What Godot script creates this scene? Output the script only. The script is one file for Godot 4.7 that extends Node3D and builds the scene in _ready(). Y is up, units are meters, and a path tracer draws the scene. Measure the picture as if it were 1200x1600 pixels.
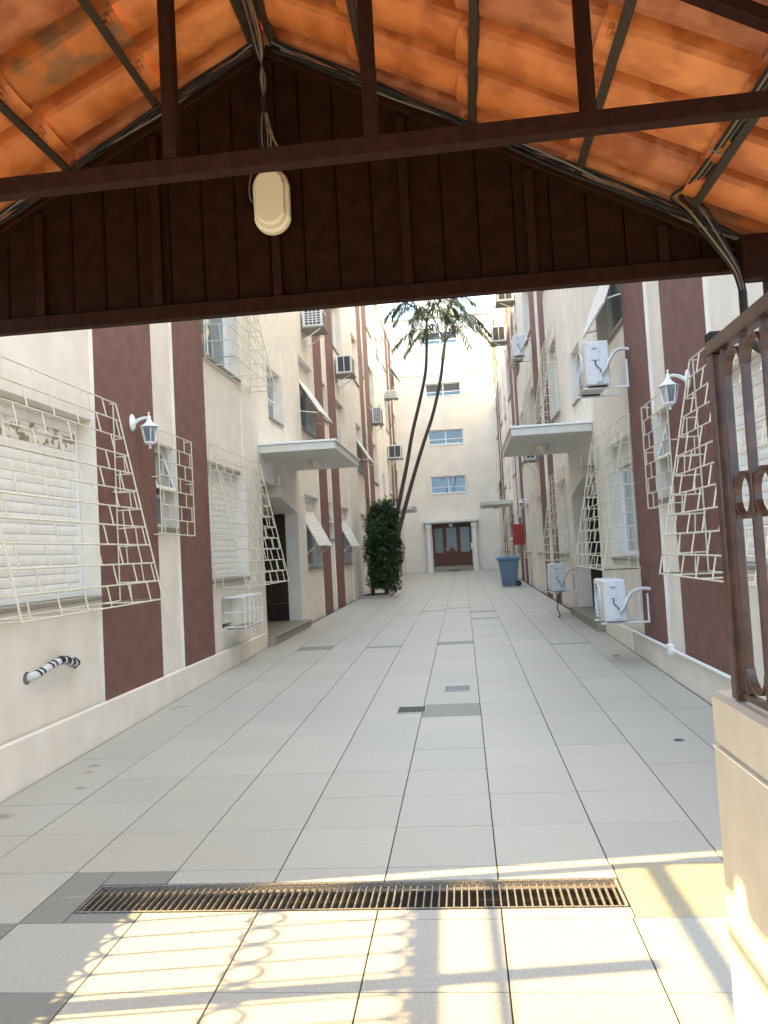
extends Node3D
# A paved courtyard between two apartment blocks, seen from under a tiled gate shelter.
# Distances d run away from the camera (z = -d).

var rng := RandomNumberGenerator.new()
var M := {}            # materials
var cache := {}        # shared meshes
var taken := {}        # names in use at top level
const WX := [-3.6, 2.38]      # facade planes
const NX := [1.0, -1.0]       # their outward direction
const SIDE := ["the palm side block", "the blue bin side block"]

func _ready() -> void:
	rng.seed = 20240611
	# ---------- camera ----------
	var cam := Camera3D.new()
	cam.name = "camera"
	add_child(cam)
	cam.position = Vector3(0, 1.8172, 0)
	cam.basis = Basis(Vector3.UP, deg_to_rad(5.539)) * Basis(Vector3.RIGHT, deg_to_rad(2.944)) * Basis(Vector3.BACK, deg_to_rad(-3.144))
	cam.fov = 65.72
	cam.near = 0.05
	cam.far = 2000.0
	cam.current = true
	# ---------- sky, exposure ----------
	var we := WorldEnvironment.new()
	we.name = "world_environment"
	var env := Environment.new()
	env.background_mode = Environment.BG_SKY
	var sky := Sky.new()
	var sm := ProceduralSkyMaterial.new()
	sm.sky_top_color = Color(0.75, 0.84, 0.935)
	sm.sky_horizon_color = Color(0.72, 0.855, 0.965)
	sm.sky_curve = 0.18
	sm.ground_bottom_color = Color(0.35, 0.33, 0.30)
	sm.ground_horizon_color = Color(0.55, 0.58, 0.60)
	sm.sun_angle_max = 1.0
	sky.sky_material = sm
	env.sky = sky
	env.background_energy_multiplier = 0.92
	env.tonemap_mode = Environment.TONE_MAPPER_LINEAR
	env.tonemap_exposure = 5.1
	env.sdfgi_enabled = true
	env.ssao_enabled = true
	env.ssil_enabled = true
	we.environment = env
	add_child(we)
	# ---------- sun ----------
	var sun := DirectionalLight3D.new()
	sun.name = "sun"
	add_child(sun)
	sun.basis = Basis.looking_at(Vector3(1.0, -0.75, -0.13).normalized(), Vector3.UP)
	sun.light_energy = 1.5
	sun.light_color = Color(1.0, 0.86, 0.56)
	sun.light_angular_distance = 0.5
	sun.shadow_enabled = true
	# ---------- scene ----------
	materials()
	ground()
	paving()
	for s in 2:
		side_block(s)
	end_block()
	gate_shelter()
	gate_walls()
	drains()
	grilles()
	lanterns()
	air_conditioners()
	planting()
	small_things()

# =====================================================================  helpers
func lin(r: float, g: float, b: float) -> Color:
	return Color(r, g, b).linear_to_srgb()

func noise(freq: float, sd: int, lo: Color, hi: Color, oct := 4, size := 512, normal := false, a := 0.0, b := 1.0) -> NoiseTexture2D:
	var n := FastNoiseLite.new()
	n.noise_type = FastNoiseLite.TYPE_SIMPLEX_SMOOTH
	n.seed = sd
	n.frequency = freq
	n.fractal_octaves = oct
	var t := NoiseTexture2D.new()
	t.width = size
	t.height = size
	t.seamless = true
	t.noise = n
	if normal:
		t.as_normal_map = true
		t.bump_strength = 6.0
	else:
		var g := Gradient.new()
		g.offsets = PackedFloat32Array([a, b])
		g.colors = PackedColorArray([lo, hi])
		t.color_ramp = g
	return t

# a plain coloured material whose noise texture (a multiplier round 1) gives mottling
func mat(key: String, c: Color, rough := 0.8, tex: Texture2D = null, scale := 1.0, nrm: Texture2D = null, ns := 0.3) -> StandardMaterial3D:
	var m := StandardMaterial3D.new()
	m.albedo_color = c
	m.roughness = rough
	if tex or nrm:
		m.uv1_triplanar = true
		m.uv1_world_triplanar = true
		m.uv1_scale = Vector3.ONE * scale
		if tex:
			m.albedo_texture = tex
		if nrm:
			m.normal_enabled = true
			m.normal_texture = nrm
			m.normal_scale = ns
	M[key] = m
	return m

func materials() -> void:
	var W := Color.WHITE
	var mottle := noise(0.005, 3, Color(0.962, 0.958, 0.95), W, 6, 1024, false, 0.2, 0.75)
	var fine := noise(0.05, 5, Color(0.80, 0.79, 0.77), W, 5, 1024, false, 0.25, 0.7)
	var plaster_n := noise(0.035, 7, W, W, 5, 512, true)
	var rough_n := noise(0.11, 9, W, W, 4, 512, true)
	mat("cream", lin(0.80, 0.745, 0.665), 0.85, mottle, 0.35, plaster_n, 0.04)
	mat("cream_b", lin(0.80, 0.75, 0.67), 0.85, mottle, 0.3, plaster_n, 0.04)
	mat("endwall", lin(0.80, 0.75, 0.67), 0.85, mottle, 0.13, plaster_n, 0.03)
	mat("brown", lin(0.195, 0.092, 0.075), 0.75, noise(0.008, 11, Color(0.90, 0.89, 0.89), W, 6, 1024, false, 0.2, 0.8), 0.4, plaster_n, 0.04)
	mat("white", lin(0.80, 0.79, 0.76), 0.5, mottle, 0.8)
	mat("white_metal", lin(0.80, 0.81, 0.80), 0.4)
	mat("canopy", lin(0.70, 0.68, 0.63), 0.75, mottle, 0.5, plaster_n, 0.05)
	mat("grille", lin(0.80, 0.755, 0.61), 0.45, fine, 1.5)
	mat("shutter", lin(0.86, 0.85, 0.82), 0.42, mottle, 1.0)
	mat("shutter_worn", lin(0.78, 0.76, 0.70), 0.6, noise(0.02, 41, Color(0.62, 0.58, 0.52), W, 4, 512, false, 0.33, 0.40), 0.6)
	mat("granite", lin(0.50, 0.46, 0.38), 0.55, noise(0.16, 13, Color(0.35, 0.33, 0.30), W, 3, 512, false, 0.35, 0.6), 1.6)
	mat("stonestep", lin(0.36, 0.33, 0.28), 0.6, fine, 1.0)
	mat("roomwall", lin(0.48, 0.46, 0.42), 0.9)
	mat("curtain", lin(0.74, 0.74, 0.72), 0.9)
	mat("slate_a", lin(0.042, 0.021, 0.012), 0.45, fine, 1.4)
	mat("slate_b", lin(0.026, 0.014, 0.009), 0.45, fine, 1.4)
	mat("slate_joint", lin(0.17, 0.105, 0.06), 0.8)
	mat("wood", lin(0.185, 0.062, 0.022), 0.4, noise(0.03, 15, Color(0.6, 0.55, 0.5), W, 4, 512, false, 0.3, 0.7), 1.2)
	mat("wood_dark", lin(0.10, 0.032, 0.013), 0.4)
	# gate shelter
	mat("dark_steel", lin(0.030, 0.0115, 0.006), 0.55, noise(0.03, 17, Color(0.88, 0.87, 0.86), W, 4, 512, false, 0.3, 0.7), 1.0)
	mat("gable_board", lin(0.026, 0.0095, 0.0042), 0.7, noise(0.02, 19, Color(0.88, 0.87, 0.86), W, 4, 512, false, 0.3, 0.7), 0.8)
	mat("purlin", lin(0.055, 0.040, 0.026), 0.75, noise(0.09, 21, Color(0.55, 0.5, 0.45), W, 4, 512, false, 0.3, 0.65), 2.2)
	for k in ["dark_steel", "gable_board"]:
		M[k].metallic_specular = 0.18
	var clay := noise(0.004, 23, Color(0.80, 0.72, 0.64), W, 6, 1024, false, 0.30, 0.62)
	var ashy := noise(0.004, 29, Color(1.0, 0.76, 0.44), Color(0.66, 0.64, 0.58), 5, 1024, false, 0.38, 0.70)
	mat("clay0", lin(0.72, 0.265, 0.083), 0.45, clay, 1.1, rough_n, 0.03)
	mat("clay1", lin(0.66, 0.225, 0.070), 0.45, clay, 0.9, rough_n, 0.03)
	mat("clay2", lin(0.50, 0.18, 0.075), 0.5, clay, 1.4, rough_n, 0.03)
	mat("clay3", lin(0.56, 0.30, 0.18), 0.7, ashy, 1.2, rough_n, 0.04)
	mat("gate_steel", lin(0.070, 0.030, 0.017), 0.30, noise(0.02, 31, Color(0.8, 0.76, 0.72), W, 4, 512, false, 0.3, 0.65), 1.0)
	mat("low_wall", lin(0.53, 0.485, 0.40), 0.8, mottle, 0.9, rough_n, 0.12)
	mat("cable_black", lin(0.010, 0.010, 0.010), 0.8)
	mat("cable_grey", lin(0.13, 0.13, 0.125), 0.5)
	mat("cable_tan", lin(0.24, 0.18, 0.10), 0.6)
	mat("plastic_cream", lin(0.74, 0.70, 0.54), 0.35)
	mat("plastic_white", lin(0.82, 0.84, 0.84), 0.35)
	mat("ac_white", lin(0.70, 0.73, 0.76), 0.38, mottle, 1.5)
	mat("ac_cream", lin(0.72, 0.68, 0.58), 0.45, mottle, 1.5)
	mat("ac_dark", lin(0.045, 0.048, 0.052), 0.5)
	mat("ac_grey", lin(0.30, 0.31, 0.32), 0.5)
	mat("foam", lin(0.76, 0.78, 0.79), 0.7, fine, 4.0)
	mat("black", lin(0.010, 0.010, 0.011), 0.6)
	mat("rubber", lin(0.013, 0.014, 0.016), 0.7)
	mat("bin_blue", lin(0.12, 0.195, 0.30), 0.42, fine, 1.2)
	mat("bin_lid", lin(0.17, 0.29, 0.43), 0.38)
	mat("red", lin(0.36, 0.022, 0.016), 0.4)
	mat("asphalt", lin(0.055, 0.055, 0.055), 0.9, fine, 0.5)
	# paving
	var grain := noise(0.03, 33, Color(0.92, 0.915, 0.90), W, 7, 2048, false, 0.2, 0.75)
	var tones := [lin(0.47, 0.445, 0.395), lin(0.45, 0.43, 0.388), lin(0.49, 0.46, 0.405), lin(0.465, 0.436, 0.38)]
	for i in 4:
		mat("tile%d" % i, tones[i], 0.48, grain, 0.62)
	mat("tile_grey", lin(0.25, 0.242, 0.215), 0.55, grain, 0.62)
	mat("tile_sand", lin(0.41, 0.36, 0.25), 0.55, grain, 0.62)
	var tf := mat("tile_far", Color.WHITE, 0.48, grain, 0.62)
	tf.vertex_color_use_as_albedo = true
	for i in 3:
		var st := StandardMaterial3D.new()
		st.albedo_texture = stained(i)
		st.roughness = 0.5
		M["tile_stain%d" % i] = st
	for k in ["tile0", "tile1", "tile2", "tile3", "tile_grey", "tile_sand", "tile_far"]:
		M[k].uv1_scale = Vector3(1.25, 1.0, 0.42)     # the grain runs along the court
	mat("joint", lin(0.065, 0.06, 0.052), 0.95, fine, 1.0)
	mat("pavement", lin(0.50, 0.48, 0.44), 0.6, grain, 0.5)
	mat("drain_steel", lin(0.40, 0.385, 0.36), 0.45, noise(0.08, 37, Color(0.62, 0.55, 0.48), W, 4, 512, false, 0.3, 0.65), 2.5)
	M["drain_steel"].metallic = 0.55
	mat("drain_dark", lin(0.20, 0.18, 0.15), 0.9, fine, 2.0)
	mat("zinc", lin(0.42, 0.43, 0.44), 0.4)
	M["zinc"].metallic = 0.7
	# plants
	var lf := mat("leaf", Color.WHITE, 0.45)
	lf.vertex_color_use_as_albedo = true
	lf.backlight_enabled = true
	lf.backlight = Color(0.05, 0.09, 0.02)
	lf.cull_mode = BaseMaterial3D.CULL_DISABLED
	mat("bark", lin(0.10, 0.085, 0.07), 0.9, noise(0.06, 39, Color(0.5, 0.48, 0.45), W, 4, 512, false, 0.3, 0.65), 1.5)
	mat("palm_trunk", lin(0.075, 0.062, 0.052), 0.9, fine, 1.5)
	mat("palm_green", lin(0.16, 0.19, 0.075), 0.5)
	mat("soil", lin(0.035, 0.026, 0.018), 0.95, fine, 2.0)
	# glass
	var gl := StandardMaterial3D.new()
	gl.albedo_color = Color(0.45, 0.62, 0.72, 0.25)
	gl.transparency = BaseMaterial3D.TRANSPARENCY_ALPHA
	gl.roughness = 0.02
	gl.metallic = 0.0
	gl.metallic_specular = 0.9
	M["glass"] = gl
	mat("frosted", lin(0.17, 0.21, 0.21), 0.15)

# a tile face with rust marks printed by old feet of furniture
func stained(k: int) -> ImageTexture:
	var r := RandomNumberGenerator.new()
	r.seed = 77 + k
	var n := FastNoiseLite.new()
	n.seed = 90 + k
	n.frequency = 0.03
	n.fractal_octaves = 5
	var im := Image.create(256, 256, false, Image.FORMAT_RGB8)
	var spots := []
	for i in [2, 1, 2][k]:
		spots.append(Vector3(r.randf_range(40, 216), r.randf_range(60, 200), r.randf_range(13, 24)))
	for y in 256:
		for x in 256:
			var v := 0.93 + 0.09 * n.get_noise_2d(x * 2.0, y * 2.0)
			var c := Color(0.46 * v, 0.436 * v, 0.385 * v)
			for s in spots:
				var d: float = Vector2((x - s.x) * 0.8, y - s.y).length() / s.z + 0.9 * n.get_noise_2d(x * 3.0, y * 3.0)
				var w := clampf(1.25 - d, 0.0, 1.0)
				c = c.lerp(Color(0.22, 0.135, 0.055), w * 0.75)
			im.set_pixel(x, y, c.linear_to_srgb())
	im.generate_mipmaps()
	return ImageTexture.create_from_image(im)

func numbered(called: String) -> String:
	if not taken.has(called):
		taken[called] = 0
		return called
	taken[called] += 1
	return "%s_%03d" % [called, taken[called]]

func thing(called: String, label: String, category: String, at := Vector3.ZERO, group := "") -> Node3D:
	var o := Node3D.new()
	o.name = numbered(called)
	add_child(o)
	o.position = at
	o.set_meta("label", label)
	o.set_meta("category", category)
	if group:
		o.set_meta("group", group)
	return o

func part(parent: Node3D, called: String, at := Vector3.ZERO) -> Node3D:
	var o := Node3D.new()
	o.name = called
	parent.add_child(o, true)
	o.position = at - parent.global_position
	return o

func mi(parent: Node3D, called: String, mesh: Mesh, m: Material, t: Transform3D) -> MeshInstance3D:
	var o := MeshInstance3D.new()
	o.name = called
	o.mesh = mesh
	o.material_override = m
	o.cast_shadow = GeometryInstance3D.SHADOW_CASTING_SETTING_ON
	parent.add_child(o, true)
	o.transform = Transform3D(t.basis, t.origin - parent.global_position)
	return o

func quad(st: SurfaceTool, a: Vector3, b: Vector3, c: Vector3, d: Vector3, n: Vector3, col := Color.WHITE) -> void:
	var p := [a, b, c, d]
	if (b - a).cross(c - a).dot(n) > 0.0:
		p = [d, c, b, a]
	for i in [0, 1, 2, 0, 2, 3]:
		st.set_normal(n)
		st.set_color(col)
		st.add_vertex(p[i])

func tri(st: SurfaceTool, a: Vector3, b: Vector3, c: Vector3, n: Vector3, col := Color.WHITE) -> void:
	var p := [a, b, c]
	if (b - a).cross(c - a).dot(n) > 0.0:
		p = [c, b, a]
	for v in p:
		st.set_normal(n)
		st.set_color(col)
		st.add_vertex(v)

func new_st() -> SurfaceTool:
	var st := SurfaceTool.new()
	st.begin(Mesh.PRIMITIVE_TRIANGLES)
	return st

# a box with chamfered edges
func st_box(st: SurfaceTool, lo: Vector3, hi: Vector3, bev := 0.0, col := Color.WHITE) -> void:
	var l := Vector3(minf(lo.x, hi.x), minf(lo.y, hi.y), minf(lo.z, hi.z))
	var h := Vector3(maxf(lo.x, hi.x), maxf(lo.y, hi.y), maxf(lo.z, hi.z))
	var e := Vector3.ONE * minf(bev, 0.45 * minf(h.x - l.x, minf(h.y - l.y, h.z - l.z)))
	var c := (l + h) * 0.5
	var s := (h - l) * 0.5
	for ax in 3:
		var u := (ax + 1) % 3
		var v := (ax + 2) % 3
		for sg in [-1.0, 1.0]:
			var n := Vector3.ZERO
			n[ax] = sg
			var q := []
			for k in [[-1, -1], [1, -1], [1, 1], [-1, 1]]:
				var p := c
				p[ax] += sg * s[ax]
				p[u] += k[0] * (s[u] - e[u])
				p[v] += k[1] * (s[v] - e[v])
				q.append(p)
			quad(st, q[0], q[1], q[2], q[3], n, col)
		if bev > 0.0:
			for su in [-1.0, 1.0]:
				for sv in [-1.0, 1.0]:
					var n2 := Vector3.ZERO
					n2[u] = su
					n2[v] = sv
					n2 = n2.normalized()
					var q2 := []
					for k in [[-1, 0], [1, 0], [1, 1], [-1, 1]]:
						var p2 := c
						p2[ax] += k[0] * (s[ax] - e[ax])
						p2[u] += su * (s[u] - (e[u] if k[1] == 1 else 0.0))
						p2[v] += sv * (s[v] - (e[v] if k[1] == 0 else 0.0))
						q2.append(p2)
					quad(st, q2[0], q2[1], q2[2], q2[3], n2, col)
	if bev > 0.0:
		for a in [-1.0, 1.0]:
			for b in [-1.0, 1.0]:
				for d in [-1.0, 1.0]:
					var sg3 := Vector3(a, b, d)
					var k3 := c + sg3 * s
					tri(st, k3 - Vector3(0, b * e.y, d * e.z), k3 - Vector3(a * e.x, 0, d * e.z), k3 - Vector3(a * e.x, b * e.y, 0), sg3.normalized(), col)

# one box as a mesh instance; equal sizes share a mesh
func bx(parent: Node3D, called: String, lo: Vector3, hi: Vector3, m: String, bev := 0.004) -> MeshInstance3D:
	var s := (hi - lo).abs()
	var key := "b%.3f_%.3f_%.3f_%.3f" % [s.x, s.y, s.z, bev]
	if not cache.has(key):
		var st := new_st()
		st_box(st, -s * 0.5, s * 0.5, bev)
		cache[key] = st.commit()
	return mi(parent, called, cache[key], M[m], Transform3D(Basis(), (lo + hi) * 0.5))

# a box turned in space
func bxt(parent: Node3D, called: String, size: Vector3, m: String, t: Transform3D, bev := 0.004) -> MeshInstance3D:
	var key := "b%.3f_%.3f_%.3f_%.3f" % [size.x, size.y, size.z, bev]
	if not cache.has(key):
		var st := new_st()
		st_box(st, -size * 0.5, size * 0.5, bev)
		cache[key] = st.commit()
	return mi(parent, called, cache[key], M[m], t)

func along(a: Vector3, b: Vector3, up := Vector3.UP) -> Basis:   # y axis from a to b
	var y := (b - a).normalized()
	var x := y.cross(up)
	if x.length() < 0.01:
		x = y.cross(Vector3.BACK)
	x = x.normalized()
	return Basis(x, y, x.cross(y))

# a round bar between two points; all share one mesh
func bar(parent: Node3D, called: String, a: Vector3, b: Vector3, r: float, m: String, sides := 8) -> MeshInstance3D:
	var key := "cyl%d" % sides
	if not cache.has(key):
		var c := CylinderMesh.new()
		c.top_radius = 1.0
		c.bottom_radius = 1.0
		c.height = 1.0
		c.radial_segments = sides
		c.rings = 0
		cache[key] = c
	var bs := along(a, b)
	return mi(parent, called, cache[key], M[m], Transform3D(Basis(bs.x * r, bs.y * a.distance_to(b), bs.z * r), (a + b) * 0.5))

# a square bar between two points
func sbar(parent: Node3D, called: String, a: Vector3, b: Vector3, w: float, t: float, m: String, up := Vector3.UP, bev := 0.004) -> MeshInstance3D:
	return bxt(parent, called, Vector3(w, a.distance_to(b), t), m, Transform3D(along(a, b, up), (a + b) * 0.5), bev)

# a tube through points (Catmull-Rom)
func st_tube(st: SurfaceTool, pts: Array, r0: float, r1: float, sides := 7, steps := 6, col := Color.WHITE, caps := true) -> void:
	var path := []
	for i in pts.size() - 1:
		var p0: Vector3 = pts[maxi(i - 1, 0)]
		var p1: Vector3 = pts[i]
		var p2: Vector3 = pts[i + 1]
		var p3: Vector3 = pts[mini(i + 2, pts.size() - 1)]
		for k in steps:
			path.append(p1.cubic_interpolate(p2, p0, p3, float(k) / steps))
	path.append(pts[-1])
	var rings := []
	var x := Vector3.ZERO
	for i in path.size():
		var t: Vector3 = (path[mini(i + 1, path.size() - 1)] - path[maxi(i - 1, 0)]).normalized()
		if i == 0:
			x = t.cross(Vector3.UP if absf(t.y) < 0.9 else Vector3.RIGHT).normalized()
		else:
			x = (x - t * x.dot(t)).normalized()
		var y := t.cross(x)
		var r := lerpf(r0, r1, float(i) / (path.size() - 1))
		var ring := []
		for k in sides:
			var an := TAU * k / sides
			var n := x * cos(an) + y * sin(an)
			ring.append([path[i] + n * r, n])
		rings.append(ring)
	for i in rings.size() - 1:
		for k in sides:
			var a = rings[i][k]
			var b = rings[i][(k + 1) % sides]
			var c = rings[i + 1][(k + 1) % sides]
			var d = rings[i + 1][k]
			var vs := [a, b, c, a, c, d]
			if (b[0] - a[0]).cross(c[0] - a[0]).dot(a[1] + b[1]) > 0.0:
				vs = [a, c, b, a, d, c]
			for v in vs:
				st.set_normal(v[1])
				st.set_color(col)
				st.add_vertex(v[0])
	if caps:
		for e in [0, rings.size() - 1]:
			var n2: Vector3 = (path[0] - path[1]).normalized() if e == 0 else (path[-1] - path[-2]).normalized()
			for k in sides:
				tri(st, path[e], rings[e][k][0], rings[e][(k + 1) % sides][0], n2, col)

func tube(parent: Node3D, called: String, pts: Array, r0: float, m: String, r1 := -1.0, sides := 7, steps := 6) -> MeshInstance3D:
	var st := new_st()
	var o: Vector3 = pts[0]
	var q := []
	for p in pts:
		q.append(p - o)
	st_tube(st, q, r0, r0 if r1 < 0.0 else r1, sides, steps)
	return mi(parent, called, st.commit(), M[m], Transform3D(Basis(), o))

# a lathed shape: profile of [radius, height], axis up
func lathe(parent: Node3D, called: String, prof: Array, m: String, t: Transform3D, sides := 12) -> MeshInstance3D:
	var key := "l%d%s" % [sides, str(prof)]
	if not cache.has(key):
		var st := new_st()
		for i in prof.size() - 1:
			var r0: float = prof[i][0]
			var y0: float = prof[i][1]
			var r1: float = prof[i + 1][0]
			var y1: float = prof[i + 1][1]
			var nn := Vector2(y1 - y0, r0 - r1).normalized()
			for k in sides:
				var a := TAU * k / sides
				var b := TAU * (k + 1) / sides
				var da := Vector3(cos(a), 0, sin(a))
				var db := Vector3(cos(b), 0, sin(b))
				var n := ((da + db).normalized() * nn.x + Vector3.UP * nn.y).normalized()
				if n.length() < 0.5:
					n = Vector3.UP
				quad(st, da * r0 + Vector3.UP * y0, db * r0 + Vector3.UP * y0, db * r1 + Vector3.UP * y1, da * r1 + Vector3.UP * y1, n)
		cache[key] = st.commit()
	return mi(parent, called, cache[key], M[m], t)

# a prism: outline points (in a plane) pushed by a vector
func st_prism(st: SurfaceTool, pts: Array, push: Vector3) -> void:
	var n := (pts[1] - pts[0] as Vector3).cross(pts[2] - pts[0]).normalized()
	var c := Vector3.ZERO
	for p in pts:
		c += p
	c /= pts.size()
	for i in range(1, pts.size() - 1):
		tri(st, pts[0], pts[i], pts[i + 1], -push.normalized())
		tri(st, pts[0] + push, pts[i] + push, pts[i + 1] + push, push.normalized())
	for i in pts.size():
		var a: Vector3 = pts[i]
		var b: Vector3 = pts[(i + 1) % pts.size()]
		var m := (b - a).cross(push).normalized()
		if m.dot((a + b) * 0.5 - c) < 0.0:
			m = -m
		quad(st, a, b, b + push, a + push, m)

func prism(parent: Node3D, called: String, pts: Array, push: Vector3, m: String) -> MeshInstance3D:
	var st := new_st()
	var o: Vector3 = pts[0]
	var q := []
	for p in pts:
		q.append(p - o)
	st_prism(st, q, push)
	return mi(parent, called, st.commit(), M[m], Transform3D(Basis(), o))

# height of the paving at distance d, and a point on / beside a facade
func fy(d: float) -> float:
	return 0.01826 * minf(d, 14.4) + 0.0055 * maxf(d - 14.4, 0.0)

func P(s: int, o: float, y: float, d: float) -> Vector3:
	return Vector3(WX[s] + NX[s] * o, y, -d)

# =====================================================================  ground and paving
func structure(o: Node, kind := "structure") -> void:
	o.set_meta("kind", kind)

func ground() -> void:
	var st := new_st()
	quad(st, Vector3(-400, 0, -400), Vector3(400, 0, -400), Vector3(400, 0, 400), Vector3(-400, 0, 400), Vector3.UP)
	var g := mi(self, "ground", st.commit(), M["asphalt"], Transform3D(Basis(), Vector3(0, -0.14, 0)))
	structure(g)
	# the pavement under and behind the gate shelter goes on at the same fall
	var st2 := new_st()
	var y0 := fy(2.665)
	st_prism(st2, [Vector3(-6, y0, -2.665), Vector3(-6, -0.128, 7.0), Vector3(-6, -0.25, 7.0), Vector3(-6, y0 - 0.14, -2.665)], Vector3(10.5, 0, 0))
	var pv := mi(self, "pavement", st2.commit(), M["pavement"], Transform3D())
	structure(pv)

const XC := [-3.552, -2.92, -2.32, -1.72, -1.12, -0.52, 0.08, 0.68, 1.28, 1.88, 2.330]

func tile_at(parent: Node3D, x0: float, x1: float, d0: float, d1: float, m: String, called := "floor_tile") -> void:
	var dm := (d0 + d1) * 0.5
	var a := atan(0.01826) if dm < 14.4 else atan(0.0055)
	var w := x1 - x0 - 0.007
	var l := d1 - d0 - 0.006
	var key := "tile%.3f_%.3f" % [w, l]
	var uv := m.begins_with("tile_stain")
	if uv:
		key += "uv"
	if not cache.has(key):
		var st := new_st()
		if uv:
			var c := [Vector3(-w / 2, 0, -l / 2), Vector3(w / 2, 0, -l / 2), Vector3(w / 2, 0, l / 2), Vector3(-w / 2, 0, l / 2)]
			for i in [0, 1, 2, 0, 2, 3]:
				st.set_normal(Vector3.UP)
				st.set_color(Color.WHITE)
				st.set_uv(Vector2(c[i].x / w + 0.5, c[i].z / l + 0.5))
				st.add_vertex(c[i])
			for i in 4:
				var p: Vector3 = c[i]
				var q: Vector3 = c[(i + 1) % 4]
				st.set_uv(Vector2(0.02, 0.02))
				quad(st, p, q, q - Vector3(0, 0.009, 0), p - Vector3(0, 0.009, 0), ((p + q) * 0.5).normalized())
		else:
			st_box(st, Vector3(-w / 2, -0.009, -l / 2), Vector3(w / 2, 0, l / 2), 0.0015)
		cache[key] = st.commit()
	# tiny unevenness of laying
	var b := Basis(Vector3.RIGHT, a + rng.randf_range(-0.0012, 0.0012)) * Basis(Vector3.BACK, rng.randf_range(-0.001, 0.001))
	mi(parent, called, cache[key], M[m], Transform3D(b, Vector3((x0 + x1) * 0.5, fy(dm) + rng.randf_range(-0.0008, 0.0008), -dm)))

func paving() -> void:
	var f := Node3D.new()
	f.name = "courtyard_floor"
	add_child(f)
	structure(f)
	# mortar bed, left open where the channel drain runs
	var st := new_st()
	var e := 0.0055
	var rects := [[-3.6, 2.4, 2.66, 3.955], [-3.6, -2.085, 3.955, 4.275], [0.688, 2.4, 3.955, 4.275], [-3.6, 2.4, 4.275, 14.4], [-3.6, 2.4, 14.4, 49.6]]
	for r in rects:
		quad(st, Vector3(r[0], fy(r[2]) - e, -r[2]), Vector3(r[1], fy(r[2]) - e, -r[2]), Vector3(r[1], fy(r[3]) - e, -r[3]), Vector3(r[0], fy(r[3]) - e, -r[3]), Vector3.UP)
	mi(f, "mortar_bed", st.commit(), M["joint"], Transform3D())
	# replaced tiles and cut strips seen in the floor: [row, column, from, to (parts of the row), material]
	var odd := {}
	odd["8_5"] = [[0.0, 1.0, "tile_grey"]]
	odd["16_1"] = [[0.0, 0.68, "tile0"], [0.68, 1.0, "tile_grey"]]
	odd["17_1"] = [[0.0, 0.55, "tile_grey"], [0.55, 1.0, "tile2"]]
	odd["16_3"] = [[0.0, 0.62, "tile1"], [0.62, 1.0, "tile_grey"]]
	odd["16_5"] = [[0.0, 0.66, "tile0"], [0.66, 1.0, "tile_grey"]]
	odd["17_5"] = [[0.0, 0.3, "tile_grey"], [0.3, 1.0, "tile0"]]
	odd["15_8"] = [[0.0, 0.8, "tile0"], [0.8, 1.0, "tile_grey"]]
	odd["23_6"] = [[0.0, 0.42, "tile0"], [0.42, 0.95, "tile_grey"], [0.95, 1.0, "tile0"]]
	odd["26_6"] = [[0.0, 0.25, "tile1"], [0.25, 1.0, "tile_grey"]]
	odd["28_5"] = [[0.0, 0.7, "tile1"], [0.7, 1.0, "tile_grey"]]
	odd["27_4"] = [[0.0, 0.6, "tile2"], [0.6, 0.95, "tile_grey"], [0.95, 1.0, "tile2"]]
	var far := new_st()
	for k in range(-1, 78):
		var d0 := 3.249 + 0.6 * k
		var d1 := minf(d0 + 0.6, 49.45)
		if d1 - d0 < 0.05:
			continue
		for c in 10:
			var x0: float = XC[c]
			var x1: float = XC[c + 1]
			var m := "tile%d" % rng.randi_range(0, 3)
			if k == 1 and c >= 2 and c <= 7:
				# the row with the channel drain
				if c == 7:
					tile_at(f, 0.693, x1, d0, d1, "tile_sand")
				elif c == 2:
					tile_at(f, x0, -2.09, d0, d1, "tile_grey")
					tile_at(f, -2.09, x1, d0, 3.95, "tile_grey")
					tile_at(f, -2.09, x1, 4.28, d1, "tile_grey")
				else:
					var xe := 0.693 if c == 6 else x1
					tile_at(f, x0, xe, d0, 3.95, m)
					tile_at(f, x0, xe, 4.28, d1, m)
				continue
			if k == 1 and c == 8:
				m = "tile_sand"
			if k == 0 and c == 1:
				m = "tile_grey"
			if k == -1 and (c == 2 or c == 1):
				m = "tile_grey"
			if c == 0 and k in [3, 4, 5, 9, 13]:
				m = "tile_stain%d" % (k % 3)
			var key := "%d_%d" % [k, c]
			if odd.has(key):
				for pc in odd[key]:
					tile_at(f, x0, x1, lerpf(d0, d1, pc[0]), lerpf(d0, d1, pc[1]), pc[2])
				continue
			if k < 27:
				tile_at(f, x0, x1, d0, d1, m)
			else:
				var v := rng.randf_range(0.94, 1.04)
				var col := Color(0.47 * v, 0.445 * v, 0.393 * v)
				var dd0 := d0 + 0.003
				var dd1 := d1 - 0.003
				var g := 0.0035
				quad(far, Vector3(x0 + g, fy(dd0), -dd0), Vector3(x1 - g, fy(dd0), -dd0), Vector3(x1 - g, fy(dd1), -dd1), Vector3(x0 + g, fy(dd1), -dd1), Vector3.UP, col)
	var ft := mi(f, "far_tiles", far.commit(), M["tile_far"], Transform3D())
	ft.set_meta("kind", "stuff")

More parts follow.
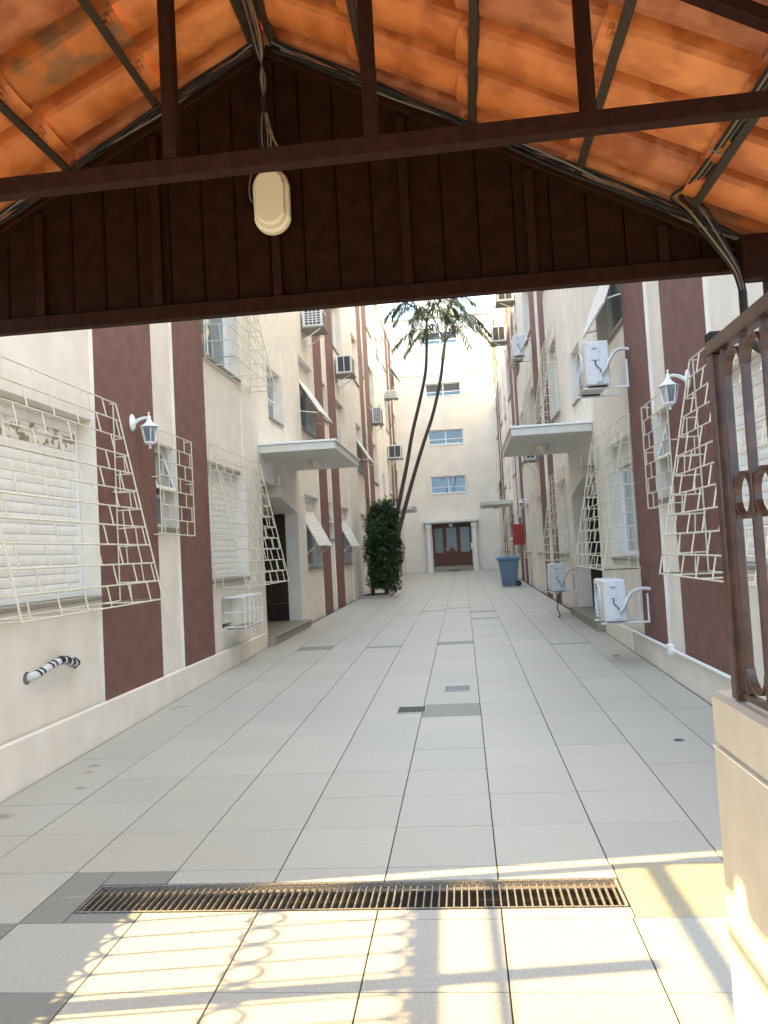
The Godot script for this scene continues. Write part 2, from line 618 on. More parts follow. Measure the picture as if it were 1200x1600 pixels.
# =====================================================================  the two long blocks
const STRIPS := [[3.95, 5.6, "P"], [5.6, 7.6, "W"], [7.6, 9.13, "B"], [9.13, 9.87, "S"], [9.87, 11.1, "B"], [11.1, 13.1, "W"], [13.1, 14.15, "P"],
	[14.15, 15.0, "D"], [15.0, 16.36, "T"], [16.36, 17.3, "D"], [17.3, 18.2, "P"], [18.2, 20.2, "W"], [20.2, 21.45, "B"], [21.45, 22.25, "S"], [22.25, 23.7, "B"],
	[23.7, 25.7, "W"], [25.7, 28.25, "P"], [28.25, 30.1, "W"], [30.1, 31.4, "B"], [31.4, 32.0, "S"], [32.0, 33.65, "B"], [33.65, 35.5, "W"],
	[35.5, 36.6, "P"], [36.6, 37.4, "D"], [37.4, 38.8, "T"], [38.8, 39.7, "D"], [39.7, 40.6, "P"], [40.6, 42.6, "W"], [42.6, 43.9, "B"], [43.9, 44.6, "S"], [44.6, 46.0, "B"], [46.0, 48.0, "W"], [48.0, 49.46, "P"]]
const FLOOR := [0.0, 3.36, 6.74, 10.12]
const TOP := 13.98

func side_block(s: int) -> void:
	var b := thing("apartment_building", ["cream four storey block with brown pilasters, palms and shrub growing at its foot", "cream four storey block with brown pilasters, blue bin and red cabinet along its foot"][s], "building", P(s, 0, 0, 26.0), "facing apartment blocks")
	var wall := new_st()
	var org := b.global_position
	var back := -0.30
	for t in STRIPS:
		var d0: float = t[0]
		var d1: float = t[1]
		match t[2]:
			"P":
				st_box(wall, P(s, 0, -0.1, d0) - org, P(s, back, TOP, d1) - org, 0.006)
			"D":
				st_box(wall, P(s, 0, 3.27, d0) - org, P(s, back, TOP, d1) - org, 0.006)
			"B":
				pilaster(b, s, d0, d1)
			_:
				var spans := []
				for f in 4:
					match t[2]:
						"W":
							spans.append([1.55 + FLOOR[f] + (0.0 if f == 0 else -0.02), 3.31 + FLOOR[f]])
						"S":
							spans.append([2.28 + FLOOR[f], 3.32 + FLOOR[f]])
						"T":
							if f > 0:
								spans.append([1.26 + FLOOR[f], 2.30 + FLOOR[f]])
				var y := -0.1 if t[2] != "T" else 3.27
				var o := -0.045
				if s == 0 and d0 == 11.1:
					# the wall round an old unit's opening
					st_box(wall, P(s, o, y, d0) - org, P(s, back, 0.78, d1) - org, 0.0)
					st_box(wall, P(s, o, 0.78, d0) - org, P(s, back, 1.28, 11.62) - org, 0.0)
					st_box(wall, P(s, o, 0.78, 12.58) - org, P(s, back, 1.28, d1) - org, 0.0)
					y = 1.28
				for sp in spans:
					st_box(wall, P(s, o, y, d0) - org, P(s, back, sp[0] - 0.045, d1) - org, 0.0)
					y = sp[1]
				st_box(wall, P(s, o, y, d0) - org, P(s, back, TOP, d1) - org, 0.0)
				for i in spans.size():
					var f: int = i + (1 if t[2] == "T" else 0)
					window(b, s, d0, d1, spans[i][0], spans[i][1], t[2], f)
	# lowered head of the two entrances
	for e in [14.15, 36.6]:
		var pts := [P(s, 0, 3.268, e + 1.5) - org, P(s, 0, 3.05, e + 1.5) - org, P(s, 0, 2.80, e + 3.15) - org, P(s, 0, 3.268, e + 3.15) - org]
		st_prism(wall, pts, Vector3(-NX[s] * 0.86, 0, 0))
	# the gable end that looks at the street
	st_box(wall, P(s, back - 0.002, -0.1, 3.95) - org, P(s, -9.0, TOP, 4.25) - org, 0.006)
	mi(b, "wall", wall.commit(), M["cream" if s == 0 else "cream_b"], Transform3D(Basis(), org))
	# rooms behind the windows: back wall, floors, cross walls
	var core := new_st()
	st_box(core, P(s, -4.0, 0.0, 4.26) - org, P(s, -4.1, TOP, 49.4) - org)
	for y2 in [0.25, 3.52, 6.9, 10.28]:
		st_box(core, P(s, -0.302, y2 - 0.12, 4.26) - org, P(s, -3.99, y2, 49.4) - org)
	for d in [8.2, 13.6, 17.8, 21.0, 23.2, 27.0, 31.0, 33.0, 36.2, 40.1, 43.5, 45.5]:
		st_box(core, P(s, -0.302, 3.53 if d > 36.5 and d < 39.8 else 0.26, d) - org, P(s, -3.99, TOP, d + 0.12) - org)
	mi(b, "interior", core.commit(), M["roomwall"], Transform3D(Basis(), org))
	# roof: eaves ledge, parapet, slab
	bx(b, "eaves_ledge", P(s, 0.07, TOP, 3.9), P(s, -0.30, TOP + 0.07, 49.44), "white", 0.01)
	bx(b, "parapet", P(s, -0.0, TOP + 0.072, 3.95), P(s, -0.22, 15.22, 49.43), "white", 0.01)
	bx(b, "roof", P(s, -0.31, TOP + 0.004, 3.96), P(s, -9.0, TOP + 0.25, 49.4), "canopy", 0.0)
	# plinth
	bx(b, "plinth", P(s, 0.035, -0.1, 3.92), P(s, -0.02, 0.505, 13.99), "cream" if s == 0 else "cream_b", 0.012)
	for e in [14.15, 36.6]:
		entrance(b, s, e)

func pilaster(b: Node3D, s: int, d0: float, d1: float) -> void:
	# cream sides, brown face
	var side := new_st()
	var face := new_st()
	var c := P(s, 0, 7.0, (d0 + d1) * 0.5)
	st_box(side, P(s, -0.003, -0.1, d0) - c, P(s, -0.30, TOP, d1) - c, 0.0)
	st_box(face, P(s, 0.0015, -0.1, d0 + 0.003) - c, P(s, -0.004, TOP - 0.002, d1 - 0.003) - c, 0.001)
	var o := part(b, "pilaster", c)
	mi(o, "core", side.commit(), M["cream" if s == 0 else "cream_b"], Transform3D(Basis(), c))
	mi(o, "painted_face", face.commit(), M["brown"], Transform3D(Basis(), c))

# what stands in the window openings: [side][floor] by bay number
func kind_of(s: int, f: int, d0: float) -> String:
	if f == 0:
		if d0 < 6.0:
			return "closed"
		if d0 < 12.0:
			return "closed" if s == 0 else "open"
		if d0 < 24.0:
			return "awning" if s == 0 else "closed_panel"
		return ["awning", "closed_panel", "glass"][int(d0) % 3]
	if f == 1:
		if d0 < 12.0:
			return "glass" if s == 0 else "awning"
		if d0 < 19.0:
			return "awning" if s == 0 else "glass"
		if d0 < 24.0:
			return "closed_panel" if s == 0 else "glass"
		if d0 < 29.0:
			return "awning" if s == 0 else "closed_panel"
	var h := int(d0 * 7.0 + f * 13 + s * 5) % 7
	return ["glass", "closed_panel", "glass", "half", "awning", "glass", "closed_panel"][h]

func window(b: Node3D, s: int, d0: float, d1: float, y0: float, y1: float, type: String, f: int) -> void:
	var w := part(b, "window", P(s, -0.1, y0, (d0 + d1) * 0.5))
	var o := -0.19
	# sill of granite, a little proud
	bx(w, "sill", P(s, 0.012 if type == "W" else 0.0, y0 - 0.043, d0 + 0.012), P(s, -0.29, y0, d1 - 0.012), "granite", 0.006)
	var fr := new_st()
	var fo := w.global_position
	var t := 0.05
	var i0 := d0 + 0.004
	var i1 := d1 - 0.004
	var h0 := y0 + 0.003
	var h1 := y1 - 0.003
	st_box(fr, P(s, o, h0, i0) - fo, P(s, o - 0.06, h1, i0 + t) - fo, 0.004)
	st_box(fr, P(s, o, h0, i1 - t) - fo, P(s, o - 0.06, h1, i1) - fo, 0.004)
	st_box(fr, P(s, o, h0, i0 + t) - fo, P(s, o - 0.06, h0 + t, i1 - t) - fo, 0.004)
	st_box(fr, P(s, o, h1 - t, i0 + t) - fo, P(s, o - 0.06, h1, i1 - t) - fo, 0.004)
	mi(w, "frame", fr.commit(), M["white_metal"], Transform3D(Basis(), fo))
	var g0 := i0 + t
	var g1 := i1 - t
	var b0 := h0 + t
	var b1 := h1 - t
	if type != "W":
		# a fixed lower pane and a top-hung sash that stands open
		var ym := lerpf(b0, b1, 0.36)
		bx(w, "transom", P(s, o - 0.008, ym, g0), P(s, o - 0.05, ym + 0.045, g1), "white_metal", 0.004)
		bx(w, "pane", P(s, o - 0.028, b0, g0), P(s, o - 0.034, ym, g1), "frosted", 0.0)
		var out: float = 0.17 if f == 0 else [0.0, 0.13, 0.0][int(d0) % 3]
		sash(w, s, g0, g1, ym + 0.05, b1, o + 0.004, out, "frosted" if type == "S" else "glass")
		return
	var kind := kind_of(s, f, d0)
	match kind:
		"closed":
			slats(w, s, g0, g1, b0, b1, 0.088, s == 0 and d0 < 6.0)
		"closed_panel":
			panel(w, s, g0, g1, b0, b1, 0.0, 0.0)
		"half":
			var ym := lerpf(b0, b1, 0.45)
			panel(w, s, g0, g1, ym, b1, 0.0, 0.0)
			panes(w, s, g0, g1, b0, ym)
		"glass":
			panes(w, s, g0, g1, b0, b1)
		"open":
			# blind rolled up to the head, one sash folded out, curtains inside
			panel(w, s, g0, g1, b1 - 0.30, b1, 0.0, 0.0)
			curtain(w, s, g0 + 0.06, g0 + 0.85, b0, b1 - 0.2)
			curtain(w, s, g1 - 0.75, g1 - 0.04, b0, b1 - 0.2)
			panes(w, s, g0, g1, b0, b1 - 0.3)
		"awning":
			# roller blind whose lower half is pushed out on arms
			var yh := b1 - 0.36 if f > 0 else b1 - 0.28
			panel(w, s, g0, g1, yh, b1, 0.0, 0.0)
			panel(w, s, g0, g1, yh - (1.18 if f > 0 else 0.98), yh - 0.01, (0.62 if s == 0 else 0.42) if f > 0 else 0.44, 0.0)
			for e in [g0 + 0.03, g1 - 0.03]:
				bar(w, "stay", P(s, o - 0.03, b0 + 0.10 if f == 0 else b0 + 0.35, e), P(s, o + (0.42 if f == 0 else (0.58 if s == 0 else 0.36)), yh - (0.86 if f == 0 else 1.06), e), 0.011, "white_metal")
			if f == 0:
				bar(w, "handle_bar", P(s, o + 0.42, yh - 0.86, g0 + 0.03), P(s, o + 0.42, yh - 0.86, g1 - 0.03), 0.011, "white_metal")
			panes(w, s, g0, g1, b0, b1)

func sash(w: Node3D, s: int, d0: float, d1: float, y0: float, y1: float, o: float, out: float, glass: String) -> void:
	# a hinged sash: its top edge stays at o, its foot stands out
	var h := y1 - y0
	var dn := sqrt(maxf(h * h - out * out, 0.01))
	var up := Vector3(-NX[s] * out, dn, 0).normalized()
	var side := Vector3(0, 0, -1)
	var nrm := side.cross(up) * 1.0
	var c := P(s, o + out * 0.5, y1 - dn * 0.5, (d0 + d1) * 0.5)
	var bs := Basis(side, up, nrm)
	var wd := d1 - d0 - 0.006
	for k in [-1.0, 1.0]:
		bxt(w, "sash_stile", Vector3(0.035, h, 0.03), "white_metal", Transform3D(bs, c + side * k * (wd * 0.5 - 0.0175)))
		bxt(w, "sash_rail", Vector3(wd - 0.07, 0.038, 0.03), "white_metal", Transform3D(bs, c + up * k * (h * 0.5 - 0.019)))
	bxt(w, "pane", Vector3(wd - 0.07, h - 0.076, 0.005), glass, Transform3D(bs, c), 0.0)

func panes(w: Node3D, s: int, d0: float, d1: float, y0: float, y1: float) -> void:
	var o := -0.225
	var n := 2
	var ww := (d1 - d0) / n
	for i in n:
		var a := d0 + ww * i
		var c := a + ww
		var fr := new_st()
		var fo := w.global_position
		var t := 0.04
		var oo := o - 0.012 * i
		st_box(fr, P(s, oo, y0, a) - fo, P(s, oo - 0.025, y1, a + t) - fo, 0.003)
		st_box(fr, P(s, oo, y0, c - t) - fo, P(s, oo - 0.025, y1, c) - fo, 0.003)
		st_box(fr, P(s, oo, y0, a + t) - fo, P(s, oo - 0.025, y0 + t, c - t) - fo, 0.003)
		st_box(fr, P(s, oo, y1 - t, a + t) - fo, P(s, oo - 0.025, y1, c - t) - fo, 0.003)
		mi(w, "sash_frame", fr.commit(), M["white_metal"], Transform3D(Basis(), fo))
		bx(w, "pane", P(s, oo - 0.010, y0 + t, a + t), P(s, oo - 0.015, y1 - t, c - t), "glass", 0.0)

func curtain(w: Node3D, s: int, d0: float, d1: float, y0: float, y1: float) -> void:
	var st := new_st()
	var fo := w.global_position
	var n := int((d1 - d0) / 0.02)
	for i in n:
		var a := d0 + (d1 - d0) * i / n
		var c := d0 + (d1 - d0) * (i + 1) / n
		var oa := -0.33 + 0.022 * sin(a * 52.0) + 0.008 * sin(a * 131.0)
		var oc := -0.33 + 0.022 * sin(c * 52.0) + 0.008 * sin(c * 131.0)
		var nn := Vector3(NX[s] * (c - a), 0, (oc - oa)).normalized()
		quad(st, P(s, oa, y0, a) - fo, P(s, oc, y0, c) - fo, P(s, oc, y1, c) - fo, P(s, oa, y1, a) - fo, nn)
	mi(w, "curtain", st.commit(), M["curtain"], Transform3D(Basis(), fo))

# blind slats built one by one
func slats(w: Node3D, s: int, d0: float, d1: float, y0: float, y1: float, pitch: float, worn: bool) -> void:
	var n := int((y1 - y0) / pitch)
	var p := (y1 - y0) / n
	var key := "slat%.3f_%.3f_%d" % [d1 - d0, p, s]
	if not cache.has(key):
		var st := new_st()
		var l := (d1 - d0) * 0.5 - 0.002
		var prof := []
		for i in 7:
			var u := i / 6.0
			prof.append(Vector3(NX[s] * (0.0045 * sin(PI * u) + 0.001), (u - 0.5) * (p - 0.004), 0))
		for i in 6:
			var a: Vector3 = prof[i]
			var c: Vector3 = prof[i + 1]
			var nn := Vector3(NX[s] * (c.y - a.y), -(c.x - a.x) * NX[s], 0).normalized()
			quad(st, a + Vector3(0, 0, l), c + Vector3(0, 0, l), c - Vector3(0, 0, l), a - Vector3(0, 0, l), nn)
		st_box(st, Vector3(-NX[s] * 0.010, -(p - 0.007) * 0.5, -l), Vector3(NX[s] * 0.001, (p - 0.007) * 0.5, l), 0.0)
		cache[key] = st.commit()
	for i in n:
		var top := n - 1 - i
		var m := "shutter_worn" if worn and (top in [1, 2]) else "shutter"
		mi(w, "slat", cache[key], M[m], Transform3D(Basis(), P(s, -0.20, y0 + p * (i + 0.5), (d0 + d1) * 0.5)))
	bx(w, "blind_backing", P(s, -0.222, y0, d0), P(s, -0.228, y1, d1), "ac_grey", 0.0)

# a blind of fine slats as one ridged panel; out > 0 swings its foot outwards
func panel(w: Node3D, s: int, d0: float, d1: float, y0: float, y1: float, out: float, _x: float) -> void:
	var st := new_st()
	var h := y1 - y0
	var n := maxi(int(h / 0.062), 2)
	var p := h / n
	var l := (d1 - d0) * 0.5 - 0.003
	for i in n:
		var b := -h + p * i
		var pts := [Vector3(0, b + 0.004, 0), Vector3(NX[s] * 0.010, b + p * 0.30, 0), Vector3(NX[s] * 0.010, b + p * 0.66, 0), Vector3(0, b + p, 0), Vector3(-NX[s] * 0.008, b + p, 0), Vector3(-NX[s] * 0.008, b + p + 0.004, 0)]
		for k in 5:
			var a: Vector3 = pts[k]
			var c: Vector3 = pts[k + 1]
			var nn := Vector3(NX[s] * (c.y - a.y), -(c.x - a.x) * NX[s], 0)
			nn = nn.normalized() if nn.length() > 0.0001 else Vector3.UP
			quad(st, a + Vector3(0, 0, l), c + Vector3(0, 0, l), c - Vector3(0, 0, l), a - Vector3(0, 0, l), nn)
	st_box(st, Vector3(-NX[s] * 0.014, -h, -l), Vector3(-NX[s] * 0.009, 0, l), 0.0)
	if out > 0.0:
		for e in [-l, l - 0.03]:
			st_box(st, Vector3(-NX[s] * 0.016, -h, e), Vector3(NX[s] * 0.016, 0, e + 0.03), 0.003)
		st_box(st, Vector3(-NX[s] * 0.016, -h - 0.035, -l), Vector3(NX[s] * 0.016, -h, l), 0.003)
	var an: float = asin(minf(out / h, 0.9)) * NX[s]
	mi(w, "shutter", st.commit(), M["shutter"], Transform3D(Basis(Vector3.BACK, an), P(s, -0.198, y1, (d0 + d1) * 0.5)))

func entrance(b: Node3D, s: int, e: float) -> void:
	var n := part(b, "entrance", P(s, 0, fy(e), e + 1.6))
	var w := 3.15
	var y := fy(e + 1.6)
	var fl := y + 0.17
	bx(n, "step", P(s, 0.16, -0.05, e - 0.12), P(s, -1.29, fl - 0.03, e + w + 0.12), "stonestep", 0.006)
	bx(n, "threshold", P(s, 0.19, fl - 0.028, e - 0.05), P(s, -1.29, fl, e + w + 0.05), "granite", 0.006)
	bx(n, "ceiling", P(s, -0.31, 3.272, e), P(s, -1.29, 3.34, e + w), "canopy", 0.0)
	# stone clad side walls
	for far in [0, 1]:
		var zz := e + w + 0.03 if far else e - 0.03
		var nz := 1.0 if far else -1.0
		bx(n, "side_wall", P(s, -0.302, fl, zz), P(s, -1.29, 3.27, zz + 0.03 * nz), "slate_joint", 0.0)
		var top := 2.8 if far else 3.25
		stones(n, s, zz, nz, fl, top, 0.0)
	# back wall with the house door
	bx(n, "back_wall", P(s, -1.25, fl, e), P(s, -1.29, 3.27, e + w), "slate_b", 0.0)
	bx(n, "door_frame", P(s, -1.2, fl, e + 0.9), P(s, -1.245, fl + 2.2, e + 2.3), "wood_dark", 0.006)
	bx(n, "door_leaf", P(s, -1.17, fl + 0.02, e + 1.0), P(s, -1.198, fl + 2.1, e + 2.2), "wood", 0.006)
	# canopy
	var cp := part(b, "canopy", P(s, 0, 3.75, e + 1.6))
	bx(cp, "slab", P(s, 0.002, 3.75, e - 0.06), P(s, 1.41, 3.885, e + w + 0.10), "canopy", 0.008)
	bx(cp, "edge_flashing", P(s, 0.002, 3.887, e - 0.09), P(s, 1.44, 3.925, e + w + 0.13), "white_metal", 0.006)
	var lt := Transform3D(Basis(Vector3.RIGHT, PI), P(s, 0.72, 3.749, e + 1.6))
	lathe(cp, "ceiling_lamp", [[0.0, 0.0], [0.13, 0.0], [0.13, 0.03], [0.125, 0.05], [0.115, 0.10], [0.085, 0.135], [0.0, 0.145]], "plastic_cream", lt)
	var pl := part(b, "number_plate", P(s, 0.006, 3.36, e + 1.42))
	bx(pl, "plate", P(s, 0.002, 3.285, e + 1.36), P(s, 0.016, 3.475, e + 1.48), "plastic_white", 0.003)

func stones(n: Node3D, s: int, d: float, nz: float, y0: float, y1: float, _z: float) -> void:
	# crazy paving: jittered corners shared by neighbours, each stone drawn in by a joint
	var nx := 3
	var ny := 5
	var g := {}
	for i in nx + 1:
		for j in ny + 1:
			var u := float(i) / nx
			var v := float(j) / ny
			if i > 0 and i < nx:
				u += rng.randf_range(-0.12, 0.12)
			if j > 0 and j < ny:
				v += rng.randf_range(-0.075, 0.075)
			g["%d_%d" % [i, j]] = Vector2(lerpf(-0.304, -1.245, u), lerpf(y0, y1, v))
	for i in nx:
		for j in ny:
			var q := [g["%d_%d" % [i, j]], g["%d_%d" % [i + 1, j]], g["%d_%d" % [i + 1, j + 1]], g["%d_%d" % [i, j + 1]]]
			var c: Vector2 = (q[0] + q[1] + q[2] + q[3]) * 0.25
			var pts := []
			for p in q:
				var r: Vector2 = p + (c - p).normalized() * 0.011
				pts.append(P(s, r.x, r.y, d - 0.002 * nz))
			prism(n, "stone", pts, Vector3(0, 0, 0.008 * nz), "slate_a" if rng.randf() < 0.55 else "slate_b")

# =====================================================================  the block that closes the court
func end_block() -> void:
	var z := -49.5
	var b := thing("apartment_building", "plain beige block with carved wooden door and small stair windows closing the courtyard", "building", Vector3(-0.7, 0.45, z))
	var org := b.global_position
	var wins := [[5.32, 6.38], [8.38, 9.30], [11.43, 12.25], [14.74, 15.55]]
	var wx0 := -1.76
	var wx1 := 0.42
	var st := new_st()
	# left and right of the stair bay, then the bay round its openings
	st_box(st, Vector3(-8, -0.1, z) - org, Vector3(-1.98, 12.82, z - 0.4) - org)
	st_box(st, Vector3(0.46, 3.43, z) - org, Vector3(8, 12.82, z - 0.4) - org)
	st_box(st, Vector3(0.56, -0.1, z) - org, Vector3(8, 3.43, z - 0.4) - org)
	st_box(st, Vector3(-1.98, -0.1, z) - org, Vector3(-1.86, 3.43, z - 0.4) - org)
	var zb := z + 0.035
	for c in [[-1.98, wx0], [wx1, 0.46]]:
		st_box(st, Vector3(c[0], 3.43, zb) - org, Vector3(c[1], 12.82, z - 0.4) - org)
	var y := 3.43
	for i in 3:
		st_box(st, Vector3(wx0, y, zb) - org, Vector3(wx1, wins[i][0] - 0.05, z - 0.4) - org)
		y = wins[i][1]
	st_box(st, Vector3(wx0, y, zb) - org, Vector3(wx1, 12.82, z - 0.4) - org)
	mi(b, "wall", st.commit(), M["endwall"], Transform3D(Basis(), org))
	var up := new_st()
	st_box(up, Vector3(-8, 12.822, z - 0.03) - org, Vector3(wx0, 16.4, z - 0.4) - org)
	st_box(up, Vector3(wx1, 12.822, z - 0.03) - org, Vector3(8, 16.4, z - 0.4) - org)
	st_box(up, Vector3(wx0, 12.822, z - 0.03) - org, Vector3(wx1, wins[3][0] - 0.05, z - 0.4) - org)
	st_box(up, Vector3(wx0, wins[3][1], z - 0.03) - org, Vector3(wx1, 16.4, z - 0.4) - org)
	mi(b, "upper_wall", up.commit(), M["white"], Transform3D(Basis(), org))
	bx(b, "string_course", Vector3(-8, 12.80, z + 0.05), Vector3(8, 12.86, z - 0.02), "endwall", 0.008)
	bx(b, "coping", Vector3(-8, 16.40, z + 0.05), Vector3(8, 16.50, z - 0.45), "stonestep", 0.01)
	bx(b, "roof_tower", Vector3(-2.1, 16.5, z - 1.2), Vector3(0.62, 20.2, z - 5.0), "white", 0.01)
	bx(b, "interior", Vector3(-2.2, 0.2, z - 4.3), Vector3(0.9, 16.2, z - 4.4), "roomwall", 0.0)
	for yf in [3.6, 6.9, 9.9, 12.9]:
		bx(b, "landing", Vector3(-2.2, yf, z - 0.402), Vector3(0.9, yf + 0.15, z - 4.29), "roomwall", 0.0)
	for xs in [-2.3, 0.91]:
		bx(b, "stair_wall", Vector3(xs, 0.2, z - 0.403), Vector3(xs + 0.09, 16.05, z - 4.29), "roomwall", 0.0)
	bx(b, "roof", Vector3(-8, 16.1, z - 0.42), Vector3(8, 16.3, z - 9.0), "canopy", 0.0)
	for k in 4:
		var w := part(b, "window", Vector3((wx0 + wx1) * 0.5, wins[k][0], z))
		var y0: float = wins[k][0]
		var y1: float = wins[k][1]
		bx(w, "sill", Vector3(wx0 + 0.002, y0 - 0.048, z + 0.075), Vector3(wx1 - 0.002, y0, z - 0.3), "white", 0.006)
		var zf := z - 0.10
		var fr := new_st()
		var fo := w.global_position
		var ym := lerpf(y0, y1, 0.36)
		for r in [[wx0, wx0 + 0.06, y0, y1], [wx1 - 0.06, wx1, y0, y1], [-0.70, -0.63, y0, y1], [wx0 + 0.06, -0.70, y0, y0 + 0.06], [-0.63, wx1 - 0.06, y0, y0 + 0.06], [wx0 + 0.06, -0.70, y1 - 0.06, y1], [-0.63, wx1 - 0.06, y1 - 0.06, y1], [wx0 + 0.06, -0.70, ym - 0.025, ym + 0.025], [-0.63, wx1 - 0.06, ym - 0.025, ym + 0.025]]:
			st_box(fr, Vector3(r[0] + 0.002, r[2] + 0.002, zf) - fo, Vector3(r[1] - 0.002, r[3] - 0.002, zf - 0.06) - fo, 0.005)
		mi(w, "frame", fr.commit(), M["white_metal"], Transform3D(Basis(), fo))
		for c in [[wx0 + 0.06, -0.70], [-0.63, wx1 - 0.06]]:
			bx(w, "pane", Vector3(c[0], y0 + 0.06, zf - 0.03), Vector3(c[1], ym - 0.025, zf - 0.036), "glass", 0.0)
			if k < 2:
				bx(w, "pane", Vector3(c[0], ym + 0.025, zf - 0.03), Vector3(c[1], y1 - 0.06, zf - 0.036), "glass", 0.0)
			else:
				for j in 4:
					var yy := lerpf(ym + 0.04, y1 - 0.06, (j + 0.5) / 4.0)
					bxt(w, "louvre", Vector3(c[1] - c[0] - 0.01, 0.11, 0.012), "ac_grey", Transform3D(Basis(Vector3.RIGHT, -0.9), Vector3((c[0] + c[1]) * 0.5, yy, zf - 0.04)), 0.0)
	# porch
	var p := part(b, "porch", Vector3(-0.68, 0.45, z + 0.3))
	var f := 0.455
	for x in [-2.06, 0.75]:
		bx(p, "column_base", Vector3(x - 0.16, f - 0.1, z + 0.60), Vector3(x + 0.16, f + 0.52, z + 0.25), "white", 0.012)
		bx(p, "column_moulding", Vector3(x - 0.21, f + 0.52, z + 0.64), Vector3(x + 0.21, f + 0.62, z + 0.21), "white", 0.02)
		bx(p, "column", Vector3(x - 0.12, f + 0.62, z + 0.56), Vector3(x + 0.12, 3.14, z + 0.29), "white", 0.012)
		bx(p, "capital", Vector3(x - 0.18, 3.14, z + 0.62), Vector3(x + 0.18, 3.46, z + 0.23), "white", 0.015)
	bx(p, "lintel", Vector3(-2.36, 3.462, z + 0.75), Vector3(1.05, 3.66, z + 0.04), "white", 0.02)
	bx(p, "step", Vector3(-1.86, f - 0.1, z + 0.55), Vector3(0.56, f + 0.15, z - 0.2), "stonestep", 0.01)
	bx(p, "threshold", Vector3(-1.86, f + 0.151, z + 0.22), Vector3(0.56, f + 0.31, z - 0.2), "stonestep", 0.01)
	bx(p, "foot_scraper", Vector3(-0.9, f + 0.03, z + 0.58), Vector3(-0.2, f + 0.08, z + 0.551), "black", 0.004)
	bx(p, "wall_light", Vector3(-0.78, 3.22, z + 0.12), Vector3(-0.58, 3.40, z + 0.04), "plastic_white", 0.01)
	bx(p, "intercom", Vector3(0.50, 1.75, z + 0.10), Vector3(0.64, 2.15, z + 0.02), "plastic_white", 0.01)
	var dr := part(b, "door", Vector3(-0.68, 0.77, z - 0.1))
	var y0d := 0.768
	var y1d := 3.26
	bx(dr, "lining", Vector3(-1.859, y0d, z - 0.2), Vector3(0.559, 3.42, z - 0.25), "wood_dark", 0.0)
	for i in 3:
		var x0: float = [-1.84, -1.10, -0.24][i]
		var x1: float = [-1.12, -0.26, 0.54][i]
		var leaf := new_st()
		var fo2 := dr.global_position
		var zf2 := z - 0.12
		var t := 0.11
		var g0 := 1.62
		for r in [[x0, x0 + t, y0d, y1d], [x1 - t, x1, y0d, y1d], [x0 + t, x1 - t, y1d - t, y1d], [x0 + t, x1 - t, y0d, y0d + 0.16], [x0 + t, x1 - t, g0 - 0.16, g0]]:
			st_box(leaf, Vector3(r[0], r[2], zf2) - fo2, Vector3(r[1], r[3], zf2 - 0.06) - fo2, 0.008)
		mi(dr, "door_leaf", leaf.commit(), M["wood"], Transform3D(Basis(), fo2))
		bx(dr, "glass", Vector3(x0 + t, g0, zf2 - 0.03), Vector3(x1 - t, y1d - t, zf2 - 0.036), "frosted", 0.0)
		var np := 3
		for j in np:
			var a := lerpf(x0 + t, x1 - t, float(j) / np) + 0.008
			var c := lerpf(x0 + t, x1 - t, float(j + 1) / np) - 0.008
			bx(dr, "panel_board", Vector3(a, y0d + 0.16, zf2 - 0.018), Vector3(c, g0 - 0.16, zf2 - 0.045), "wood", 0.006)
		if i == 1:
			# carved pointed panel and handle
			prism(dr, "carved_panel", [Vector3(x0 + t, g0, zf2 + 0.004), Vector3(x1 - t, g0, zf2 + 0.004), Vector3((x0 + x1) * 0.5, g0 + 0.36, zf2 + 0.004)], Vector3(0, 0, -0.03), "wood")
			bx(dr, "handle", Vector3(x0 + 0.02, 1.75, zf2 + 0.06), Vector3(x0 + 0.06, 1.95, zf2 + 0.004), "zinc", 0.006)

# =====================================================================  gate shelter: steel frame, boarded gable, clay tiles
const RX := -0.87      # ridge
const RY := 4.53
const RS := 0.55       # slope
const EL := -3.05      # eaves
const ER := 1.62
const GZ := -3.93      # gable plane
const TZ := -2.5       # open truss

func rake(x: float) -> float:
	return RY - RS * absf(x - RX)

